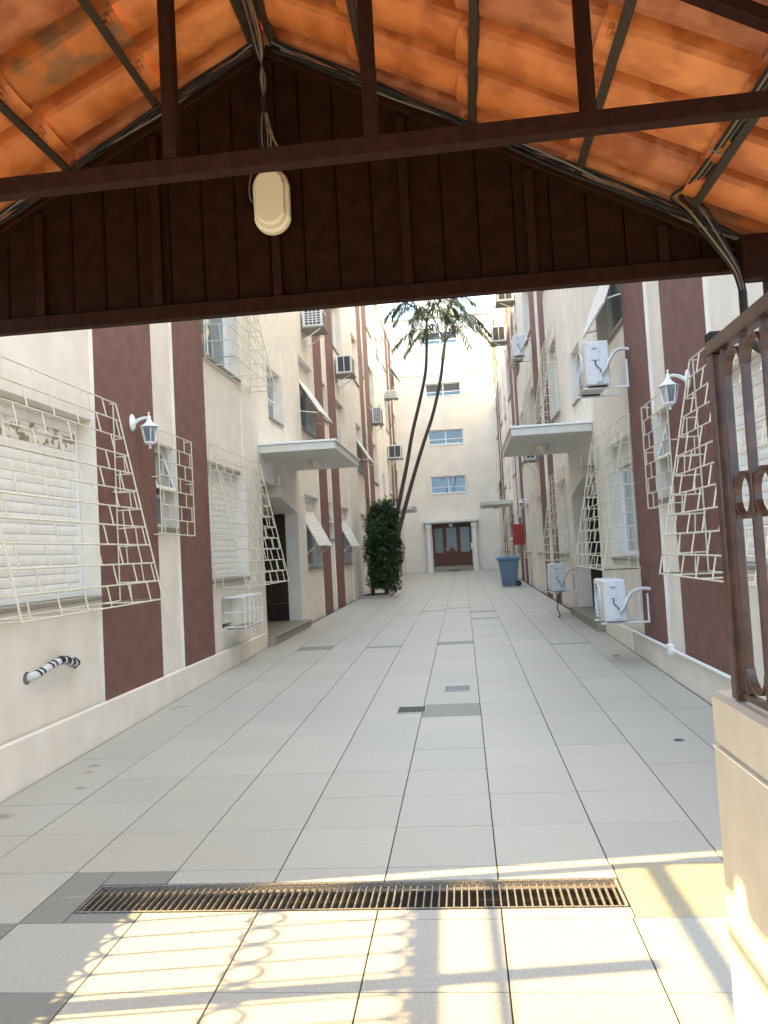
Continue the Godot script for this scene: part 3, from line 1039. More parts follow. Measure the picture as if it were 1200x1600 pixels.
func roof_tile_mesh(hand: float) -> ArrayMesh:
	# laid along local x (down the slope, x from 0 to L); width along z; a flat pan and a round roll
	var ck := "roof_tile%d" % int(hand)
	if cache.has(ck):
		return cache[ck]
	var st := new_st()
	var L := 0.60
	var prof := []
	# drawn for the right hand; the other slope uses the mirror image
	prof.append(Vector2(-0.176 * hand, 0.060))
	prof.append(Vector2(-0.170 * hand, -0.004))
	for i in 9:
		var t := i / 8.0
		prof.append(Vector2(lerpf(-0.164, 0.040, t) * hand, -0.006 - 0.040 * pow(sin(PI * lerpf(0.10, 0.97, t)), 0.8) * (1.0 - 0.35 * t)))
	prof.append(Vector2(0.050 * hand, 0.014))
	for i in 9:
		var a := PI * (1.0 - i / 8.0)
		prof.append(Vector2((0.116 + 0.060 * cos(a)) * hand, 0.055 + 0.060 * sin(a)))
	prof.append(Vector2(0.184 * hand, 0.004))
	var th := 0.013
	for e in 2:
		for i in prof.size() - 1:
			var a: Vector2 = prof[i]
			var b: Vector2 = prof[i + 1]
			var t := (b - a).normalized()
			var n2 := Vector2(-t.y, t.x) * (1.0 if e == 0 else -1.0) * hand
			var sh := Vector3(0, th, 0) if e == 0 else Vector3.ZERO
			var n := Vector3(0, n2.y, n2.x)
			quad(st, Vector3(0, a.y, a.x) + sh, Vector3(0, b.y, b.x) + sh, Vector3(L, b.y, b.x) + sh, Vector3(L, a.y, a.x) + sh, n)
	for x in [0.0, L]:
		for i in prof.size() - 1:
			var a: Vector2 = prof[i]
			var b: Vector2 = prof[i + 1]
			quad(st, Vector3(x, a.y, a.x), Vector3(x, b.y, b.x), Vector3(x, b.y + th, b.x), Vector3(x, a.y + th, a.x), Vector3(-1 if x == 0.0 else 1, 0, 0))
	# lugs under the head that hook over the purlin, and a cross rib
	for cc in [-0.13, -0.085, -0.03, 0.02]:
		var c: float = cc * hand
		st_box(st, Vector3(0.050, -0.034, c - 0.012), Vector3(0.075, 0.006, c + 0.012), 0.003)
	st_box(st, Vector3(0.028, -0.024, -0.12 * hand), Vector3(0.046, 0.004, 0.05 * hand), 0.003)
	# water rib on the pan
	st_box(st, Vector3(0.10, -0.016, -0.050 * hand), Vector3(L - 0.03, 0.0, -0.042 * hand), 0.001)
	cache[ck] = st.commit()
	return cache[ck]

func gate_shelter() -> void:
	var g := thing("gate_shelter", "dark brown steel gate shelter with boarded gable and clay tile roof", "shelter", Vector3(RX, 0.05, GZ))
	var z1 := 1.6
	# ---- gable wall of upright boards behind a tube frame
	var x := EL + 0.02
	var i := 0
	while x < ER - 0.03:
		var x1 := minf(x + 0.178, ER - 0.02)
		var a := x + 0.003
		var c := x1 - 0.003
		var y0 := 3.13
		var ya := rake(a) - 0.075
		var yc := rake(c) - 0.075
		if maxf(ya, yc) > y0 + 0.02:
			var zz := GZ - 0.02 - 0.0025 * (i % 2)
			var pts := [Vector3(a, y0, zz), Vector3(c, y0, zz), Vector3(c, maxf(yc, y0 + 0.01), zz), Vector3(a, maxf(ya, y0 + 0.01), zz)]
			if a < RX and c > RX:
				pts = [pts[0], pts[1], pts[2], Vector3(RX, RY - 0.075, zz), pts[3]]
			prism(g, "board", pts, Vector3(0, 0, -0.018), "gable_board")
			# bead along the board's edge
			var yb := minf(ya, yc) - 0.01
			if yb > y0 + 0.03:
				bx(g, "bead", Vector3(c - 0.014, y0, GZ - 0.019), Vector3(c - 0.003, yb, GZ - 0.012), "gable_board", 0.003)
		x = x1
		i += 1
	prism(g, "backing_sheet", [Vector3(EL + 0.03, 3.13, GZ - 0.045), Vector3(ER - 0.03, 3.13, GZ - 0.045), Vector3(ER - 0.03, rake(ER - 0.03) - 0.075, GZ - 0.045), Vector3(RX, RY - 0.075, GZ - 0.045), Vector3(EL + 0.03, rake(EL + 0.03) - 0.075, GZ - 0.045)], Vector3(0, 0, -0.004), "gable_board")
	sbar(g, "bottom_chord", Vector3(EL, 3.115, GZ), Vector3(ER, 3.115, GZ), 0.075, 0.06, "dark_steel", Vector3.BACK)
	for e in [EL, ER]:
		var top := Vector3(RX, RY - 0.085, GZ)
		var foot := Vector3(e, rake(e) - 0.085, GZ)
		sbar(g, "rafter", foot, top, 0.05, 0.075, "dark_steel", Vector3.BACK)
	for k in [-1.49, -0.86, -0.19, 0.43, 1.06, -2.13]:
		bx(g, "stud", Vector3(k - 0.024, 3.153, GZ + 0.022), Vector3(k + 0.024, rake(k) - 0.13, GZ - 0.02), "dark_steel", 0.004)
	# ---- open truss nearer the street
	for tz in [TZ]:
		sbar(g, "tie_beam", Vector3(EL, 3.105, tz), Vector3(ER, 3.145, tz), 0.062, 0.05, "dark_steel", Vector3.BACK)
		for k in [-2.21, -1.55, -0.885, -0.215, 0.475, 1.13]:
			bx(g, "post", Vector3(k - 0.024, 3.155, tz + 0.022), Vector3(k + 0.024, rake(k) - 0.10, tz - 0.022), "dark_steel", 0.004)
		for e in [EL, ER]:
			sbar(g, "rafter", Vector3(e, rake(e) - 0.075, tz), Vector3(RX, RY - 0.075, tz), 0.05, 0.05, "dark_steel", Vector3.BACK)
	# ---- purlins
	var rows_l := [RX - 0.055, -1.44, -1.94, -2.44, -2.98]
	var rows_r := [RX + 0.055, -0.34, 0.17, 0.68, 1.18, 1.6]
	for px in rows_l + rows_r:
		var s := 1.0 if px > RX else -1.0
		var bs := Basis(Vector3.BACK, -s * atan(RS))
		bxt(g, "purlin", Vector3(0.036, 0.036, z1 - GZ + 0.02), "purlin", Transform3D(bs, Vector3(px, rake(px) - 0.032, (z1 + GZ - 0.02) * 0.5)), 0.003)
	# ---- eaves beams and columns
	for e in [EL, ER]:
		bx(g, "eaves_beam", Vector3(e - 0.03, 3.02, GZ + 0.031), Vector3(e + 0.03, 3.076, z1), "dark_steel", 0.004)
	bx(g, "column", Vector3(ER - 0.10, -0.05, GZ - 0.03), Vector3(ER - 0.02, 3.07, GZ + 0.05), "dark_steel", 0.006)
	bx(g, "column", Vector3(EL + 0.0, -0.05, GZ - 0.03), Vector3(EL + 0.07, 3.07, GZ + 0.04), "dark_steel", 0.006)
	bx(g, "column", Vector3(ER - 0.10, -0.05, z1 - 0.08), Vector3(ER - 0.02, 3.02, z1), "dark_steel", 0.006)
	bx(g, "column", Vector3(EL, -0.05, z1 - 0.08), Vector3(EL + 0.07, 3.02, z1), "dark_steel", 0.006)
	bx(g, "bracket", Vector3(1.37, 2.99, GZ + 0.17), Vector3(1.51, 3.20, GZ + 0.09), "dark_steel", 0.006)
	# ---- tiles, each hooked over a purlin
	for side in 2:
		var rows: Array = rows_l if side == 0 else rows_r
		var s := 1.0 if side == 1 else -1.0
		var mesh := roof_tile_mesh(s)
		for r in rows.size() - 1:
			var px: float = rows[r]
			var n := 18
			for k in n:
				var zc := GZ - 0.02 + 0.338 * k + rng.randf_range(-0.006, 0.006)
				if zc > z1 + 0.1:
					continue
				# down the slope, with the foot lifted over the next row's head
				var ax := Vector3(s, -RS, 0).normalized()
				var up := Vector3(s * RS, 1, 0).normalized()
				ax = (ax + up * (0.050 + rng.randf_range(-0.004, 0.004))).normalized()
				up = (up - ax * up.dot(ax)).normalized()
				var zx := ax.cross(up)
				var org := Vector3(px, rake(px), zc) - ax * 0.07 + up * (0.012 + rng.randf_range(0.0, 0.004))
				var bs := Basis(ax, up, zx) * Basis(Vector3.UP, rng.randf_range(-0.008, 0.008))
				var q := rng.randf()
				var m := "clay0" if q < 0.38 else ("clay1" if q < 0.68 else ("clay2" if q < 0.86 else "clay3"))
				mi(g, "roof_tile", mesh, M[m], Transform3D(bs, org))
	# ridge caps
	for k in 13:
		var st := new_st()
		var zc := GZ - 0.14 + 0.44 * k
		if zc > z1:
			break
		if not cache.has("ridge_cap"):
			for j in 10:
				var a: float = PI * j / 10.0
				var b := PI * (j + 1) / 10.0
				for e in 2:
					var r := 0.12 if e == 0 else 0.105
					var n := Vector3(cos((a + b) * 0.5), sin((a + b) * 0.5), 0) * (1.0 if e == 0 else -1.0)
					quad(st, Vector3(cos(a) * r, sin(a) * r, 0), Vector3(cos(b) * r, sin(b) * r, 0), Vector3(cos(b) * r * 0.93, sin(b) * r * 0.93, 0.48), Vector3(cos(a) * r * 0.93, sin(a) * r * 0.93, 0.48), n)
				quad(st, Vector3(cos(a), sin(a), 0) * 0.105, Vector3(cos(b), sin(b), 0) * 0.105, Vector3(cos(b), sin(b), 0) * 0.12, Vector3(cos(a), sin(a), 0) * 0.12, Vector3(0, 0, -1))
			cache["ridge_cap"] = st.commit()
		mi(g, "ridge_tile", cache["ridge_cap"], M["clay1" if k % 2 == 0 else "clay0"], Transform3D(Basis(), Vector3(RX, RY + 0.02, zc)))
	# ---- oval bulkhead lamp on the gable
	var l := thing("bulkhead_lamp", "cream oval bulkhead lamp fixed to the dark gable boards", "lamp", Vector3(-0.862, 3.63, GZ + 0.03))
	for e in [[0.094, 0.168, 0.0, 0.045, "plastic_cream", "housing"], [0.074, 0.146, 0.045, 0.085, "plastic_white", "diffuser"]]:
		var st := new_st()
		var prev := []
		for ring in 5:
			var q := [[1.0, 0.0], [1.0, 0.55], [0.97, 0.8], [0.90, 0.95], [0.0, 1.0]][ring] as Array
			var pts := []
			for k in 28:
				var a := TAU * k / 28.0
				var w: float = e[0]
				var h: float = e[1] - w
				var p: Vector3 = Vector3(cos(a) * w, sin(a) * w + (h if sin(a) >= 0.0 else -h), 0) * q[0]
				p.z = lerpf(e[2], e[3], q[1])
				pts.append(p)
			if ring > 0:
				for k in 28:
					var nn := (pts[k] + pts[(k + 1) % 28] + prev[k] + prev[(k + 1) % 28]) as Vector3
					nn.z = 0
					nn = nn.normalized()
					var tz2: float = [0.0, 0.0, 0.5, 2.0, 300.0][ring]
					quad(st, prev[k], prev[(k + 1) % 28], pts[(k + 1) % 28], pts[k], (nn + Vector3(0, 0, tz2)).normalized())
			prev = pts
		mi(l, e[5], st.commit(), M["plastic_cream"], Transform3D(Basis(), l.global_position))
	cables()

func cables() -> void:
	var z := GZ + 0.06
	# wires that fall from the ridge to the lamp
	var c := thing("cable_bundle", "bundle of grey and black wires hanging from the ridge to the oval lamp", "cables", Vector3(-0.87, 4.4, z))
	for k in 6:
		var o := (k - 2.5) * 0.011
		var m: String = ["cable_black", "cable_grey", "cable_black", "cable_grey", "cable_tan", "cable_black"][k]
		tube(c, "wire", [Vector3(-0.84 + o * 1.5, 4.47, z + 1.3 + 0.1 * k), Vector3(-0.85 + o, 4.44, z + 0.5), Vector3(-0.87 + o, 4.40, z + 0.10), Vector3(-0.87 - o * 0.6, 4.26, z + 0.02), Vector3(-0.872 + o * 0.3, 4.12, z + 0.015), Vector3(-0.868 + o * 1.4, 4.0 - 0.01 * k, z + 0.02), Vector3(-0.87 + o * 0.9, 3.84, z + 0.015)], 0.0042, m)
	tube(c, "wire", [Vector3(-0.86, 4.05, z + 0.02), Vector3(-0.825, 3.93, z + 0.03), Vector3(-0.80, 3.88, z + 0.02), Vector3(-0.83, 3.93, z + 0.02), Vector3(-0.862, 4.0, z + 0.02)], 0.0035, "cable_tan")
	tube(c, "wire", [Vector3(-0.93, 3.86, z), Vector3(-0.965, 3.74, z + 0.01), Vector3(-0.968, 3.65, z + 0.01), Vector3(-0.94, 3.62, z)], 0.004, "cable_grey")
	tube(c, "tape", [Vector3(-0.872, 4.16, z + 0.018), Vector3(-0.872, 4.08, z + 0.018)], 0.018, "black", -1.0, 8, 2)
	# black cables lying along the gable's two rakes
	for side in 2:
		var s := -1.0 if side == 0 else 1.0
		var b := thing("cable_bundle", ["black cables lying along the gable slope over the oval lamp's short side", "black cables lying along the gable slope towards the gate column"][side], "cables", Vector3(RX + s * 0.8, rake(RX + s * 0.8), z))
		for k in 5:
			var pts := []
			for j in 9:
				var t := j / 8.0
				var xx := RX + s * (0.05 + t * (2.0 if side == 0 else 2.25))
				var sag := 0.02 * sin(t * PI * 3.0 + k * 1.3)
				pts.append(Vector3(xx, rake(xx) - 0.035 - 0.012 * k + sag * 0.6, z + 0.012 * k - 0.02 + sag))
			tube(b, "cable", pts, 0.006 if k < 4 else 0.009, "cable_black" if k != 2 else "cable_grey")
	# thick bunch that comes down at the purlin's end to the conduit behind the gate
	var r := thing("cable_bundle", "taped cable bunch dropping from the purlin end into a dark conduit above the iron gate", "cables", Vector3(1.2, 3.4, z + 0.1))
	for k in 5:
		var o := 0.012 * (k - 2)
		var m: String = ["cable_black", "cable_tan", "cable_black", "cable_grey", "cable_black"][k]
		tube(r, "cable", [Vector3(1.15 + o, 3.40, -1.0 - 0.2 * k), Vector3(1.15 + o, 3.385, -2.6), Vector3(1.15 + o, 3.41, -3.55), Vector3(1.13 + o * 2.0, 3.43, z + 0.06), Vector3(1.18 + o * 2.2, 3.33, z + 0.10), Vector3(1.27 + o * 1.3, 3.17, z + 0.10), Vector3(1.345 + o * 0.7, 3.04, z + 0.08), Vector3(1.375 + o * 0.5, 2.93, z + 0.06)], 0.0060, m)
	for t in [[1.15, 3.392, -2.9], [1.15, 3.40, -3.3]]:
		tube(r, "cable_tie", [Vector3(t[0] - 0.045, t[1], t[2]), Vector3(t[0], t[1] - 0.03, t[2]), Vector3(t[0] + 0.045, t[1], t[2])], 0.004, "cable_grey")
	tube(r, "conduit", [Vector3(1.372, 2.95, z + 0.06), Vector3(1.375, 2.80, z + 0.06), Vector3(1.40, 2.70, z + 0.06), Vector3(1.46, 2.655, z + 0.06), Vector3(1.56, 2.65, z + 0.06)], 0.019, "rubber", -1.0, 10)

# =====================================================================  low walls with iron railings on both sides of the gateway
func gate_walls() -> void:
	for s in 2:
		var x0: float = [-3.42, 0.80][s]       # courtyard-facing side
		var out: float = [-1.0, 1.0][s]
		var far: float = [3.945, 2.80][s]
		var w := thing("low_wall", ["rendered cream low wall carrying the railing beside the sunlit street side", "rendered cream low wall under the brown iron railing at the gateway"][s], "wall", Vector3(x0 + out * 0.1, 0.04, -far + 1.0))
		var top := 1.295
		var j := 1.11
		bx(w, "base_course", Vector3(x0, -0.1, 0.6), Vector3(x0 + out * 0.22, j - 0.004, -far), "low_wall", 0.004)
		bx(w, "bead", Vector3(x0 - out * 0.003, j - 0.004, 0.6), Vector3(x0 + out * 0.223, j + 0.004, -far - 0.003), "cream", 0.001)
		bx(w, "top_course", Vector3(x0, j + 0.004, 0.6), Vector3(x0 + out * 0.22, top, -far), "low_wall", 0.016)
		var xr := x0 + out * (0.04 if s == 1 else 0.075)
		var g := thing("iron_railing", ["brown iron railing with rings on the low wall nearest the street light", "brown iron railing with arched bars and rings at the gateway"][s], "railing", Vector3(xr, top, -far + 1.0), "gateway railings")
		var d1: float = far - (0.18 if s == 1 else 0.05)
		var yt := 2.39 if s == 1 else 2.45
		var t := 0.045 if s == 1 else 0.075
		# frame: end stile, top rail, bottom rail
		bx(g, "stile", Vector3(xr - 0.026, top + 0.005, -d1), Vector3(xr + 0.026, yt, -d1 + 0.05), "gate_steel", 0.005)
		bx(g, "top_rail", Vector3(xr - 0.026, yt + 0.001, -d1), Vector3(xr + 0.026, yt + t, 0.5), "gate_steel", 0.005)
		bx(g, "bottom_rail", Vector3(xr - 0.012, top + 0.012, -d1 + 0.051), Vector3(xr + 0.012, top + 0.034, 0.5), "gate_steel", 0.004)
		var p := 0.16
		var n := 17 if s == 1 else 22
		var yr := 1.93 if s == 1 else 1.90
		for k in n:
			var d := d1 - 0.05 - 0.055 - p * k
			# flat bar
			bx(g, "bar", Vector3(xr - 0.013, top + 0.035, -d - 0.009), Vector3(xr + 0.013, yt - 0.002, -d + 0.009), "gate_steel", 0.003)
			# arch over the gap and curved foot
			var arch := new_st()
			band(arch, xr, [d, d - p], yt - 0.085, 0.070, 1.0)
			mi(g, "arch", arch.commit(), M["gate_steel"], Transform3D())
			g.get_child(-1).position = -g.global_position
			var foot := new_st()
			band(foot, xr, [d, d - p], top + 0.115, 0.070, -1.0)
			mi(g, "foot_scroll", foot.commit(), M["gate_steel"], Transform3D())
			g.get_child(-1).position = -g.global_position
			# ring between the bars
			var ring := new_st()
			var c := Vector3(xr, yr, -(d - p * 0.5))
			ring_band(ring, c, 0.072, 0.010, 0.013)
			mi(g, "ring", ring.commit(), M["gate_steel"], Transform3D())
			g.get_child(-1).position = -g.global_position
		if s == 1:
			bx(g, "closer_box", Vector3(xr - 0.02, yt + t + 0.002, -d1 + 0.0), Vector3(xr + 0.10, yt + t + 0.03, -d1 + 0.03), "black", 0.003)
			bx(g, "closer_box", Vector3(xr - 0.02, yt - 0.03, -d1 - 0.022), Vector3(xr + 0.012, yt + t + 0.03, -d1 - 0.001), "black", 0.003)
		else:
			# tall post of the gateway and the pipe over the railing
			bx(g, "post", Vector3(xr - 0.04, top + 0.002, -2.95), Vector3(xr + 0.04, 3.2, -2.86), "gate_steel", 0.004)
			bar(g, "pipe", Vector3(xr, 2.72, -3.9), Vector3(xr, 2.72, 0.5), 0.022, "gate_steel")

# half-round flat strip between two bars (dir 1: arch, -1: hanging scroll)
func band(st: SurfaceTool, x: float, ds: Array, y: float, h: float, dir: float) -> void:
	var c: float = (ds[0] + ds[1]) * 0.5
	var r: float = absf(ds[0] - ds[1]) * 0.5
	var n := 9
	for i in n:
		var q := []
		for e in [0, 1]:
			var a: float = PI * (i + e) / n
			for rr in [r - 0.012, r - 0.001]:
				q.append(Vector3(x, y + dir * sin(a) * h * rr / r, -(c + cos(a) * rr)))
		var w := Vector3(0.013, 0, 0)
		var m: Vector3 = (q[1] + q[3]) * 0.5 - Vector3(x, y, -c)
		m = m.normalized()
		quad(st, q[1] - w, q[3] - w, q[3] + w, q[1] + w, m)
		quad(st, q[0] - w, q[2] - w, q[2] + w, q[0] + w, -m)
		for sg in [-1.0, 1.0]:
			quad(st, q[0] + w * sg, q[1] + w * sg, q[3] + w * sg, q[2] + w * sg, Vector3(sg, 0, 0))

func ring_band(st: SurfaceTool, c: Vector3, r: float, w: float, t: float) -> void:
	var n := 18
	for i in n:
		var q := []
		for e in [0, 1]:
			var a: float = TAU * (i + e) / n
			for rr in [r - t, r]:
				q.append(c + Vector3(0, sin(a) * rr, cos(a) * rr))
		var ww := Vector3(w, 0, 0)
		var m: Vector3 = ((q[1] + q[3]) * 0.5 - c).normalized()
		quad(st, q[1] - ww, q[3] - ww, q[3] + ww, q[1] + ww, m)
		quad(st, q[0] - ww, q[2] - ww, q[2] + ww, q[0] + ww, -m)
		for sg in [-1.0, 1.0]:
			quad(st, q[0] + ww * sg, q[1] + ww * sg, q[3] + ww * sg, q[2] + ww * sg, Vector3(sg, 0, 0))

# =====================================================================  drains
func drains() -> void:
	var x0 := -2.085
	var x1 := 0.688
	var d0 := 3.955
	var d1 := 4.275
	var y := fy(4.115)
	var g := thing("channel_drain", "long rusty steel channel drain with crosswise bars sunk in the paving", "drain", Vector3(-0.685, y, -4.115))
	# trough
	var t := new_st()
	var o := g.global_position
	var yb := y - 0.26
	var yt := y - 0.007
	quad(t, Vector3(x0, yb, -d0) - o, Vector3(x1, yb, -d0) - o, Vector3(x1, yb, -d1) - o, Vector3(x0, yb, -d1) - o, Vector3.UP)
	quad(t, Vector3(x0, yb, -d1) - o, Vector3(x1, yb, -d1) - o, Vector3(x1, yt, -d1) - o, Vector3(x0, yt, -d1) - o, Vector3(0, 0, 1))
	quad(t, Vector3(x0, yb, -d0) - o, Vector3(x1, yb, -d0) - o, Vector3(x1, yt, -d0) - o, Vector3(x0, yt, -d0) - o, Vector3(0, 0, -1))
	quad(t, Vector3(x0, yb, -d0) - o, Vector3(x0, yb, -d1) - o, Vector3(x0, yt, -d1) - o, Vector3(x0, yt, -d0) - o, Vector3(1, 0, 0))
	quad(t, Vector3(x1, yb, -d0) - o, Vector3(x1, yb, -d1) - o, Vector3(x1, yt, -d1) - o, Vector3(x1, yt, -d0) - o, Vector3(-1, 0, 0))
	mi(g, "trough", t.commit(), M["drain_dark"], Transform3D(Basis(), o))
	var a := 0.018
	bx(g, "frame_bar", Vector3(x0 + 0.004, y - 0.030, -d0 - 0.003), Vector3(x1 - 0.004, y + 0.001, -d0 - 0.012), "drain_steel", 0.002)
	bx(g, "frame_bar", Vector3(x0 + 0.004, y - 0.030, -d1 + 0.012), Vector3(x1 - 0.004, y + 0.002, -d1 + 0.003), "drain_steel", 0.002)
	bx(g, "frame_bar", Vector3(x0 + 0.003, y - 0.030, -d0 - 0.013), Vector3(x0 + 0.013, y + 0.001, -d1 + 0.013), "drain_steel", 0.002)
	bx(g, "frame_bar", Vector3(x1 - 0.016, y - 0.030, -d0 - 0.013), Vector3(x1 - 0.003, y + 0.001, -d1 + 0.013), "zinc", 0.002)
	bx(g, "inner_ledge", Vector3(x0 + 0.014, y - 0.040, -d1 + 0.055), Vector3(x1 - 0.017, y - 0.026, -d1 + 0.013), "drain_steel", 0.002)
	var n := 72
	for i in n:
		var x := lerpf(x0 + 0.03, x1 - 0.035, i / float(n - 1)) + rng.randf_range(-0.002, 0.002)
		bx(g, "grate_bar", Vector3(x - 0.004, y - 0.024, -d0 - 0.014), Vector3(x + 0.004, y - 0.001, -d1 + 0.052), "drain_steel", 0.0015)
	# twigs and leaf litter in the trough
	for i in 26:
		var x := rng.randf_range(x0 + 0.1, x1 - 0.1)
		var d := rng.randf_range(d0 + 0.04, d1 - 0.04)
		var an := rng.randf_range(0, TAU)
		var l := rng.randf_range(0.03, 0.09)
		var p := Vector3(x, yb + 0.006, -d)
		bar(g, "twig", p, p + Vector3(cos(an) * l, rng.randf_range(0, 0.03), sin(an) * l * 0.5), 0.0025, "cable_tan", 5)
	# square inspection covers
	for c in [[-0.79, -0.48, 8.25, 8.56, "black", "black grated drain cover beside the grey replacement tile"], [-0.32, -0.01, 9.30, 9.63, "zinc", "light grey grated drain cover set in a pale floor tile"]]:
		var dm: float = (c[2] + c[3]) * 0.5
		var yy := fy(dm) + 0.004
		var k := thing("drain_cover", c[5], "drain cover", Vector3((c[0] + c[1]) * 0.5, yy, -dm), "square drain covers")
		var bs := Basis(Vector3.RIGHT, atan(0.01826))
		var cc := k.global_position
		var w: float = c[1] - c[0]
		var l: float = c[3] - c[2]
		bxt(k, "tray", Vector3(w, 0.003, l), "drain_dark", Transform3D(bs, cc - Vector3(0, 0.001, 0)), 0.0)
		for e in [-1.0, 1.0]:
			bxt(k, "rim", Vector3(0.014, 0.008, l), "zinc", Transform3D(bs, cc + bs * Vector3(e * (w * 0.5 - 0.007), 0.001, 0)), 0.002)
			bxt(k, "rim", Vector3(w - 0.03, 0.008, 0.014), "zinc", Transform3D(bs, cc + bs * Vector3(0, 0.001, e * (l * 0.5 - 0.007))), 0.002)
		for j in 13:
			bxt(k, "grate_bar", Vector3(0.010, 0.005, l - 0.04), "ac_grey" if c[4] == "zinc" else "rubber", Transform3D(bs, cc + bs * Vector3(lerpf(-w * 0.5 + 0.03, w * 0.5 - 0.03, j / 12.0), 0.002, 0)), 0.001)
	# slots for downpipes near the bin side wall
	for c in [[2.03, 11.38, "small black floor outlet below the lowest outdoor unit"], [1.69, 6.89, "small black floor outlet beside the gateway wall"]]:
		var k := thing("floor_outlet", c[2], "drain", Vector3(c[0], fy(c[1]) + 0.002, -c[1]), "floor outlets")
		lathe(k, "rim", [[0.05, 0.0], [0.05, 0.003], [0.038, 0.003]], "ac_grey", Transform3D(Basis(), k.global_position), 14)
		lathe(k, "hole", [[0.04, 0.0012], [0.0, 0.0012]], "black", Transform3D(Basis(), k.global_position), 14)

# =====================================================================  window grilles of round bars
func grille(label: String, s: int, d0: float, d1: float, y0: float, y1: float, ot: float, ob: float, rows: int, pitch: float, r := 0.0075) -> void:
	var g := thing("window_grille", label, "grille", P(s, 0.1, y0, (d0 + d1) * 0.5), "cream window grilles")
	var n := maxi(int(round((d1 - d0) / pitch)), 2)
	for i in rows + 1:
		var v := float(i) / rows
		var y := lerpf(y0, y1, v)
		var o := lerpf(ob, ot, v)
		bar(g, "rail", P(s, o, y, d0), P(s, o, y, d1), r, "grille")
		for e in [d0, d1]:
			if o > 0.12:
				bar(g, "side_rail", P(s, 0.035, y, e), P(s, o, y, e), r, "grille")
		if i < rows:
			var v2 := float(i + 1) / rows
			for k in n:
				var d := lerpf(d0, d1, (k + (0.28 if i % 2 == 0 else 0.78)) / n)
				bar(g, "short_bar", P(s, o, y, d), P(s, lerpf(ob, ot, v2), lerpf(y0, y1, v2), d), r * 0.9, "grille")
			for e in [d0, d1]:
				if o > 0.2 :
					var oo := o * (0.33 if i % 2 == 0 else 0.66)
					bar(g, "short_bar", P(s, oo, y, e), P(s, oo * 0.92, lerpf(y0, y1, v2), e), r * 0.9, "grille")
	for e in [d0, d1]:
		bar(g, "corner_bar", P(s, ob, y0, e), P(s, ot, y1, e), r * 1.15, "grille")
		if ob > 0.2:
			bar(g, "wall_bar", P(s, 0.04, y0, e), P(s, 0.04, y1, e), r * 1.15, "grille")
		for f in [0.0, 0.55, 1.0]:
			bar(g, "wall_tie", P(s, -0.02, lerpf(y0, y1, f), e), P(s, lerpf(ob, ot, f), lerpf(y0, y1, f), e), r, "grille")
	# floor of the basket
	if ob > 0.2:
		for k in range(1, n, 2):
			var d := lerpf(d0, d1, float(k) / n)
			bar(g, "bottom_bar", P(s, 0.04, y0, d), P(s, ob, y0, d), r * 0.9, "grille")
		bar(g, "rail", P(s, 0.04, y0, d0), P(s, 0.04, y0, d1), r, "grille")

func grilles() -> void:
	grille("flared cream window grille above the tape-wrapped pipe stub", 0, 5.3, 7.93, 1.47, 3.53, 0.07, 0.50, 11, 0.46)
	grille("flared cream window grille above the small wire cage, next to the dark stone entrance", 0, 11.1, 13.87, 1.42, 3.52, 0.07, 0.50, 11, 0.46)
	grille("shallow cream grille over a narrow sash between brown pilasters on the palm side block", 0, 9.0, 10.15, 2.18, 3.42, 0.10, 0.10, 7, 0.40)
	grille("cream basket grille round the upper window with pale curtains on the palm side block", 0, 11.1, 13.6, 4.78, 6.75, 0.10, 0.48, 8, 0.42)
	grille("flared cream window grille behind the iron railing, next to the carriage lantern", 1, 5.3, 7.93, 1.47, 3.53, 0.07, 0.50, 11, 0.46)
	grille("flared cream window grille over an open window with curtains, above an outdoor unit", 1, 11.05, 13.87, 1.42, 3.52, 0.07, 0.50, 11, 0.46)
	grille("shallow cream grille over a narrow sash between brown pilasters on the bin side block", 1, 8.75, 9.95, 2.18, 3.42, 0.10, 0.10, 7, 0.40)
	grille("flared cream ground floor grille just beyond the bin side entrance canopy", 1, 17.9, 20.4, 1.42, 3.52, 0.07, 0.42, 11, 0.46)
	grille("flared cream ground floor grille past the twin pilasters on the bin side block", 1, 23.5, 26.0, 1.42, 3.52, 0.07, 0.42, 11, 0.46)
	grille("cream grille on the upper window above the bin side entrance canopy", 1, 18.0, 20.4, 4.78, 6.82, 0.07, 0.42, 11, 0.46)
	grille("cream grille on the upper window past the twin pilasters of the bin side block", 1, 23.5, 26.0, 4.78, 6.82, 0.07, 0.42, 11, 0.46)
	grille("cream ground floor grille past the red cabinet on the bin side block", 1, 40.3, 42.8, 1.42, 3.52, 0.07, 0.42, 11, 0.46)
	# small box cage below a window
	var c := thing("wire_cage", "small white wire cage over a hole in the wall below a grille", "cage", P(0, 0.15, 0.82, 12.1))
	bx(c, "hole_board", P(0, -0.20, 0.84, 11.70), P(0, -0.212, 1.275, 12.57), "white", 0.0)
	bx(c, "tray", P(0, 0.02, 0.80, 11.62), P(0, 0.30, 0.815, 12.6), "granite", 0.003)
	for y in [0.83, 1.05, 1.27]:
		for o in [0.31]:
			bar(c, "rail", P(0, o, y, 11.62), P(0, o, y, 12.62), 0.008, "white_metal")
		for e in [11.62, 12.62]:
			bar(c, "side_rail", P(0, 0.0, y, e), P(0, 0.31, y, e), 0.008, "white_metal")
	for k in 5:
		var d := lerpf(11.62, 12.62, k / 4.0)
		bar(c, "upright", P(0, 0.31, 0.80, d), P(0, 0.31, 1.28, d), 0.008, "white_metal")
		bar(c, "top_bar", P(0, 0.0, 1.28, d), P(0, 0.31, 1.28, d), 0.007, "white_metal")

